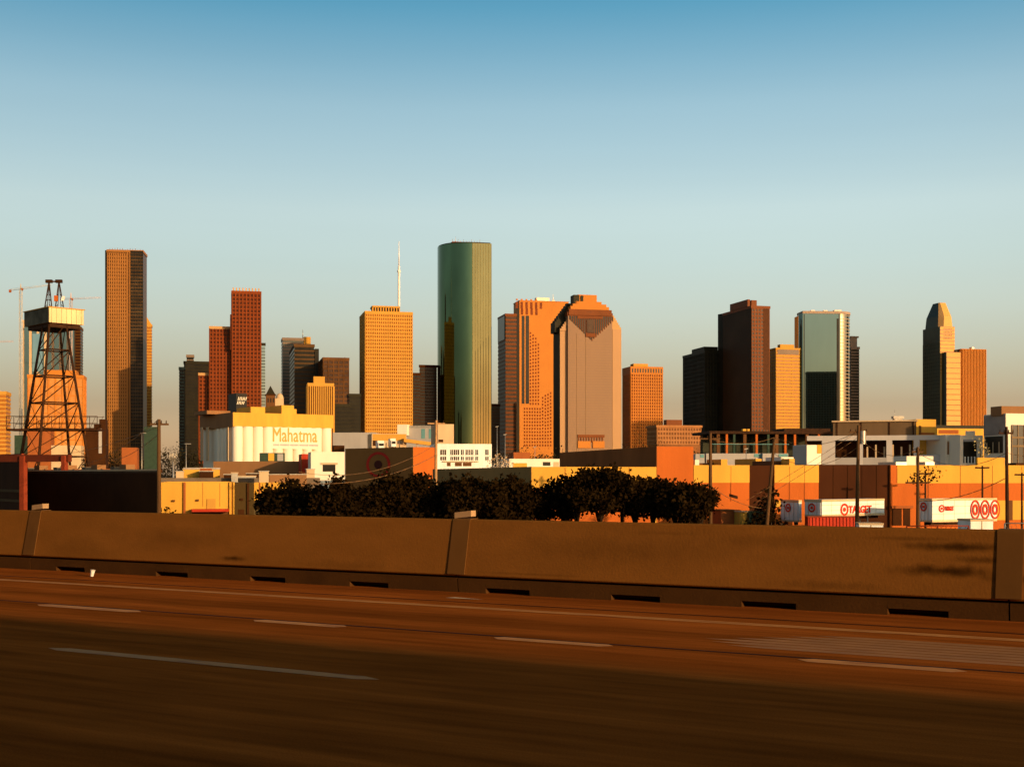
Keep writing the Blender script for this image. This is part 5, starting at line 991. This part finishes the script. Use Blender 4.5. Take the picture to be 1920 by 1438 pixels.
# tower cranes far away
def crane(label, x, ytop, ybase, jx0, jy0, jx1, jy1, Y, cw, m, mast=True):
    r = thing('tower_crane', label, 'crane', (T(x)*Y, Y, 0)); X = T(x)*Y
    if mast:
        k = MB(); zt_ = PZ(jy0+(jy1-jy0)*(x-jx0)/(jx1-jx0), Y); s = 1.3
        for dx in (-s, s):
            for dy in (-s, s): k.tube((X+dx, Y+dy, 0), (X+dx, Y+dy, zt_), .28, n=4)
        for i in range(int(zt_/4)):
            z = 4*i; d = 1 if i % 2 else -1; k.tube((X-s*d, Y-s, z), (X+s*d, Y-s, z+4), .16, n=3)
        k.build('mast', m, r, stuff=True); k = MB(); k.tube((X, Y, zt_), (X, Y, PZ(ytop, Y)), 1.0, .3, 5); k.build('tower_top', m, r)
        k = MB(); k.cbox((X+1.5, Y, zt_-1.5), 2, 2, 2.6); k.build('cab', DORANGE, r)
    k = MB(); A, B = PP(jx0, jy0, Y), PP(jx1, jy1, Y); n = 22
    for dz, dy in ((0, -.8), (0, .8), (1.9, 0)): k.tube(A+V(0, dy, dz), B+V(0, dy, dz*.7), .13, n=3)
    for i in range(n): a, b_ = A.lerp(B, i/n), A.lerp(B, (i+.5)/n); c = A.lerp(B, (i+1)/n); k.tube(a, b_+V(0, 0, 1.7), .09, n=3); k.tube(b_+V(0, 0, 1.7), c, .09, n=3)
    k.build('jib', m, r, stuff=True)
    if cw: k = MB(); p = PP(cw[0], cw[1], Y); k.cbox(p-V(0, 0, 2.2), 2.4, 2, 3.2); k.build('counterweight', DORANGE, r)
CRM = mat('pale_crane_steel', (.55, .45, .30), rough=.6)
crane('tower crane with a rising jib directly left of the cream tank', 39, 532, 850, 19, 545, 96, 535, 1500, (19, 545), CRM)
crane('tower crane showing behind the right side of the cream tank', 133, 549, 590, 112, 562, 190, 559, 1600, None, mat('pink_crane_steel', (.62, .42, .33), rough=.6))
crane('crane jib entering the picture at the left edge', -60, 630, 850, -80, 643, 25, 641, 1550, None, mat('rose_crane_steel', (.60, .36, .28), rough=.6))
# ---- live oaks in front of the warehouses
def oak(label, x0, x1, top, Y, seed, n=5200, low=.32):
    R = random.Random(seed); xa, xb = T(x0)*Y, T(x1)*Y; w = xb-xa; H = PZ(top, Y); cxx = (xa+xb)/2; base = V(cxx, Y, 0); r = thing('live_oak', label, 'tree', base)
    cen, rad = [], []; nl = 8
    for i in range(nl):
        f = (i+.5)/nl; e = math.sin(math.pi*f)**.5; cen.append((xa+w*f+R.uniform(-.3, .3), Y+R.uniform(-1.6, 1.6), H*(low+.28)+(H*(1-low-.28)-1.0)*e*R.uniform(.35, 1.0))); rad.append((w*R.uniform(.09, .17)+.3, 1.8, .75+.6*R.random()))
    for i in range(7):
        f = R.uniform(.1, .9); cen.append((xa+w*f, Y+R.uniform(-2.5, 2.5), H*R.uniform(low+.16, .66))); rad.append((w*.13+.4, 2.0, 1.0))
    k = MB(); leafmass(k, cen, rad, int(n*1.9), .33, seed); k.build('crown', LEAF, r, stuff=True)
    k = MB(); ns = 2 if w > 5 else 1; forks = []
    for s in range(ns+1):
        b0_ = base+V((s-ns/2)*.5, R.uniform(-.2, .2), 0); f1 = b0_+V((s-ns/2)*1.3+R.uniform(-.3, .3), 0, H*.33); k.tube(b0_, f1, .24, .16, 7); forks.append(f1)
    k.build('trunk', BARK, r)
    k = MB()
    for c in cen:
        f1 = min(forks, key=lambda q: abs(q.x-c[0])); mid = f1.lerp(V(*c), .5)+V(0, 0, .25); k.tube(f1, mid, .12, .08, 5); k.tube(mid, c, .08, .03, 5)
        for _ in range(3): q = V(*c)+V(R.uniform(-1, 1), R.uniform(-1, 1), R.uniform(-.6, .9)); k.tube(mid, q, .04, .015, 4)
    k.build('limbs', BARK, r)
oak('leftmost live oak of the dark row, sloping down onto the yellow wall', 492, 610, 899, 112, 11, low=.3)
oak('live oak below the white depot in the dark row', 585, 690, 889, 108, 12, low=.2)
oak('live oak in front of the red ring logo building', 655, 770, 886, 110, 13, low=.2)
oak('live oak under the lit orange end wall, second peak of the dark row', 738, 858, 876, 114, 14, n=6500, low=.2)
oak('live oak below the white arcaded building', 840, 935, 886, 110, 15, low=.25)
oak('live oak below the low white shed, left of the yellow strip', 912, 1006, 893, 112, 16, low=.3)
oak('thinner low live oak in front of the yellow warehouse strip', 1000, 1078, 905, 116, 17, n=3000, low=.42)
oak('tallest dark live oak centred on the dark brown wall', 1062, 1185, 876, 112, 18, n=6200, low=.45)
oak('live oak in front of the tall orange warehouse corner', 1165, 1250, 890, 114, 19, n=4200, low=.45)
oak('rightmost live oak against the orange warehouse bay', 1232, 1340, 899, 110, 20, n=5000, low=.44)
m = MB(); R = random.Random(9)
xs = [T(488)*109+i*.9 for i in range(24)]
leafmass(m, [(x, 109+R.uniform(-1, 1), 1.9) for x in xs], [(1.2, 1.2, 2.0)]*len(xs), 7000, .4, 55); tag(m.build('hedge', LEAF), 'dark hedge growing under the left half of the oak row', 'hedge', kind='stuff')
m = MB(); p = PP(1430, 945, 121); leafmass(m, [(p.x, 121, 3.0), (p.x+.9, 121, 1.9), (p.x-.9, 121, 1.7), (p.x+.6, 121, 4.5)], [(1.1, .9, 1.3)]*4, 900, .35, 66); tr = thing('shrub', 'dark tall shrub in front of the narrow dark warehouse bay', 'shrub', (p.x, 121, 0)); m.build('crown', LEAF, tr, stuff=True); m = MB(); m.tube((p.x, 121, 0), (p.x+.3, 121, 3.2), .12, .06); m.build('trunk', BARK, tr)
m = MB(); p = PP(305, 960, 95); leafmass(m, [(p.x+.3, 95, 3.6)], [(.6, .6, .9)], 260, .22, 67); tr = thing('shrub', 'small sunlit shrub at the corner of the yellow warehouse left of the pole', 'shrub', (p.x, 95, 0)); m.build('crown', LEAF, tr, stuff=True); m = MB(); m.tube((p.x+.3, 95, 0), (p.x+.3, 95, 3.4), .06, .03); m.build('trunk', BARK, tr)
# ---- utility poles and wires
def pole(label, x, top, Y, r0=.17, lean=0, arm=None, name='utility_pole', m=WOODP, extra=None):
    p = PP(x, top, Y); b_ = V(p.x-lean, Y, 0); r = thing(name, label, 'pole', b_); k = MB(); k.tube(b_, p, r0*1.15, r0*.75, 8); k.build('pole', m, r)
    if arm:
        for dz, w in arm:
            k = MB(); c = b_.lerp(p, (p.z-dz)/p.z); k.box(c-V(w/2, .08, .06), V(w, .25, 0), V(0, .12, 0), V(0, 0, .13)); ca = k.build('crossarm', m, r)
            for i in range(4): k = MB(); q = c+V(-w/2+w*(i+.3)/3.6, 0, .07); k.tube(q, q+V(0, 0, .2), .05, .03, 6); k.build('insulator', BLKMET, ca)
    if extra: extra(r, p)
    return p
def drum(r, p):
    k = MB(); q = p-V(-.35, 0, 1.6); k.tube(q, q+V(0, 0, 1.1), .26, n=12); k.build('transformer', METAL, r)
P1 = pole('tall sunlit wooden pole at the right end of the dark shed', 298, 786, 88, .16, 0, [(.35, 1.2)])
P2 = pole('pale wooden pole left of the white arcaded building', 818, 788, 118, .15, .1, [(.3, 1.6)], m=mat('sunlit_pole', (.42, .22, .09), rough=.9, var=.2, scale=2))
P3 = pole('brown wooden pole in front of the yellow over orange bay', 1332, 812, 112, .17, 0, [(.5, 1.8)])
P4 = pole('short leaning wooden pole between the two left warehouse bays', 1452, 820, 116, .17, .9, None)
P5 = pole('tall wooden pole crossing the lettered white trailer', 1610, 797, 108, .17, .2, [(.6, 1.6)], extra=drum)
def bush(r, p): k = MB(); leafmass(k, [(p.x+.1, p.y, p.z-2.6), (p.x+.9, p.y, p.z-2.2)], [(1.1, .5, .55)]*2, 150, .22, 5); k.build('vine_clump', LEAF, r, stuff=True)
P6 = pole('wooden pole with a leafy vine clump and crossarm left of the last trailer', 1721, 838, 104, .15, 0, [(2.9, 2.0), (.4, 1.0)], extra=bush)
P7 = pole('dark wooden pole at the right end of the last trailer', 1887, 800, 98, .15, -.1, [(.5, 1.2)], m=BLKMET)
def lamp(label, x, top, Y, base=0):  # black T posts standing in for pole shadows cast on the warehouse wall
    p = PP(x, top, Y); r = thing('wall_shadow_post', label, 'lamp', (p.x, Y, 0), 'posts in place of pole shadows'); k = MB(); k.tube((p.x, Y, 0), p, .11, .08, 6); k.build('pole', BLKMET, r)
    for s in (-1, 1): k = MB(); k.box(p+V(.12*s, -.1, -.3), V(.55*s, 0, .02), V(0, .3, 0), V(0, 0, .16)); k.build('lamp_head', BLKMET, r)
lamp('black T post standing for a pole shadow left of the trailer with three rings', 1735, 884, 128); lamp('black T post standing for a pole shadow above the three red rings', 1842, 873, 128); lamp('black T post standing for a pole shadow at the right edge', 1916, 886, 128)
def slim(label, x, top, Y): 
    p = PP(x, top, Y); r = thing('light_pole', label, 'light pole', (p.x, Y, 0)); k = MB(); k.tube((p.x, Y, 0), p, .10, .06, 6); k.build('pole', METAL, r); k = MB(); k.box(p-V(.35, .1, .1), V(.7, 0, .12), V(0, .2, 0), V(0, 0, .16)); k.build('lamp_head', METAL, r)
slim('thin light pole in front of the dark gap beside the green tower', 932, 800, 300); slim('thin light pole beside the low white shed', 947, 815, 280); slim('thin light pole in front of the long pale blue roof', 1399, 842, 240); slim('thin light pole behind the dark wooden pole on the right', 1003, 838, 300)
def wire(label, a, b_, sag=.8, r0=.022):
    k = MB(); n = 14; pr = None
    for i in range(n+1):
        f = i/n; p = Vector(a).lerp(Vector(b_), f)-V(0, 0, 4*sag*f*(1-f))
        if pr is not None: k.tube(pr, p, r0, n=4, smooth=True)
        pr = p
    tag(k.build('overhead_wire', WIRE, loc=tuple(a)), label, 'wire')
dn = V(0, 0, .5)
wire('wire dropping left from the pole at the dark shed end', P1, PP(150, 872, 150), .6); wire('second wire fanning left from the pole at the dark shed end', P1-dn, PP(120, 850, 190), .4); wire('lowest wire fanning left from the pole at the dark shed end', P1-dn*2, PP(205, 862, 150), .5)
wire('wire crossing the red ring logo wall to the pale pole', P2-V(0, 0, 3.2), PP(560, 905, 95), .9, .03); wire('second wire across the dark brown ring wall', P2-V(0, 0, 2.2), PP(560, 885, 100), 1.2)
wire('wire between the brown pole and the leaning pole', P3-dn, P4, .5); wire('upper wire between the leaning pole and the trailer pole', P4, P5-dn, .9); wire('lower wire between the leaning pole and the trailer pole', P4-V(0, 0, 1.5), P5-V(0, 0, 1.8), 1.3)
wire('wire between the trailer pole and the vine pole', P5-dn*2, P6, 1.1); wire('wire between the vine pole and the right dark pole', P6-dn, P7-V(0, 0, 2), 1.0); wire('low wire sagging across the orange wall to the right dark pole', P6-V(0, 0, 4.4), P7-V(0, 0, 3.9), .5, .03); wire('wire leaving the right dark pole out of the picture', P7-V(0, 0, 2), PP(2100, 840, 95), .6)
wire('guy wire running down left from the trailer pole', P5-dn, PP(1400, 938, 112), .1); wire('second guy wire running down left from the trailer pole', P5-V(0, 0, 1), PP(1412, 945, 112), .1)
wire('wire carrying a dark box in front of the orange bay', P3-V(0, 0, 4.6), PP(1470, 948, 125), .9, .03)
k = MB(); p = PP(1375, 929, 116); k.box(p-V(.35, 0, .1), V(.75, 0, -.22), V(0, .2, 0), V(0, 0, .28)); tag(k.build('splice_box', BLKMET, loc=tuple(p)), 'small dark box hanging on a wire before the orange bay', 'cable box')
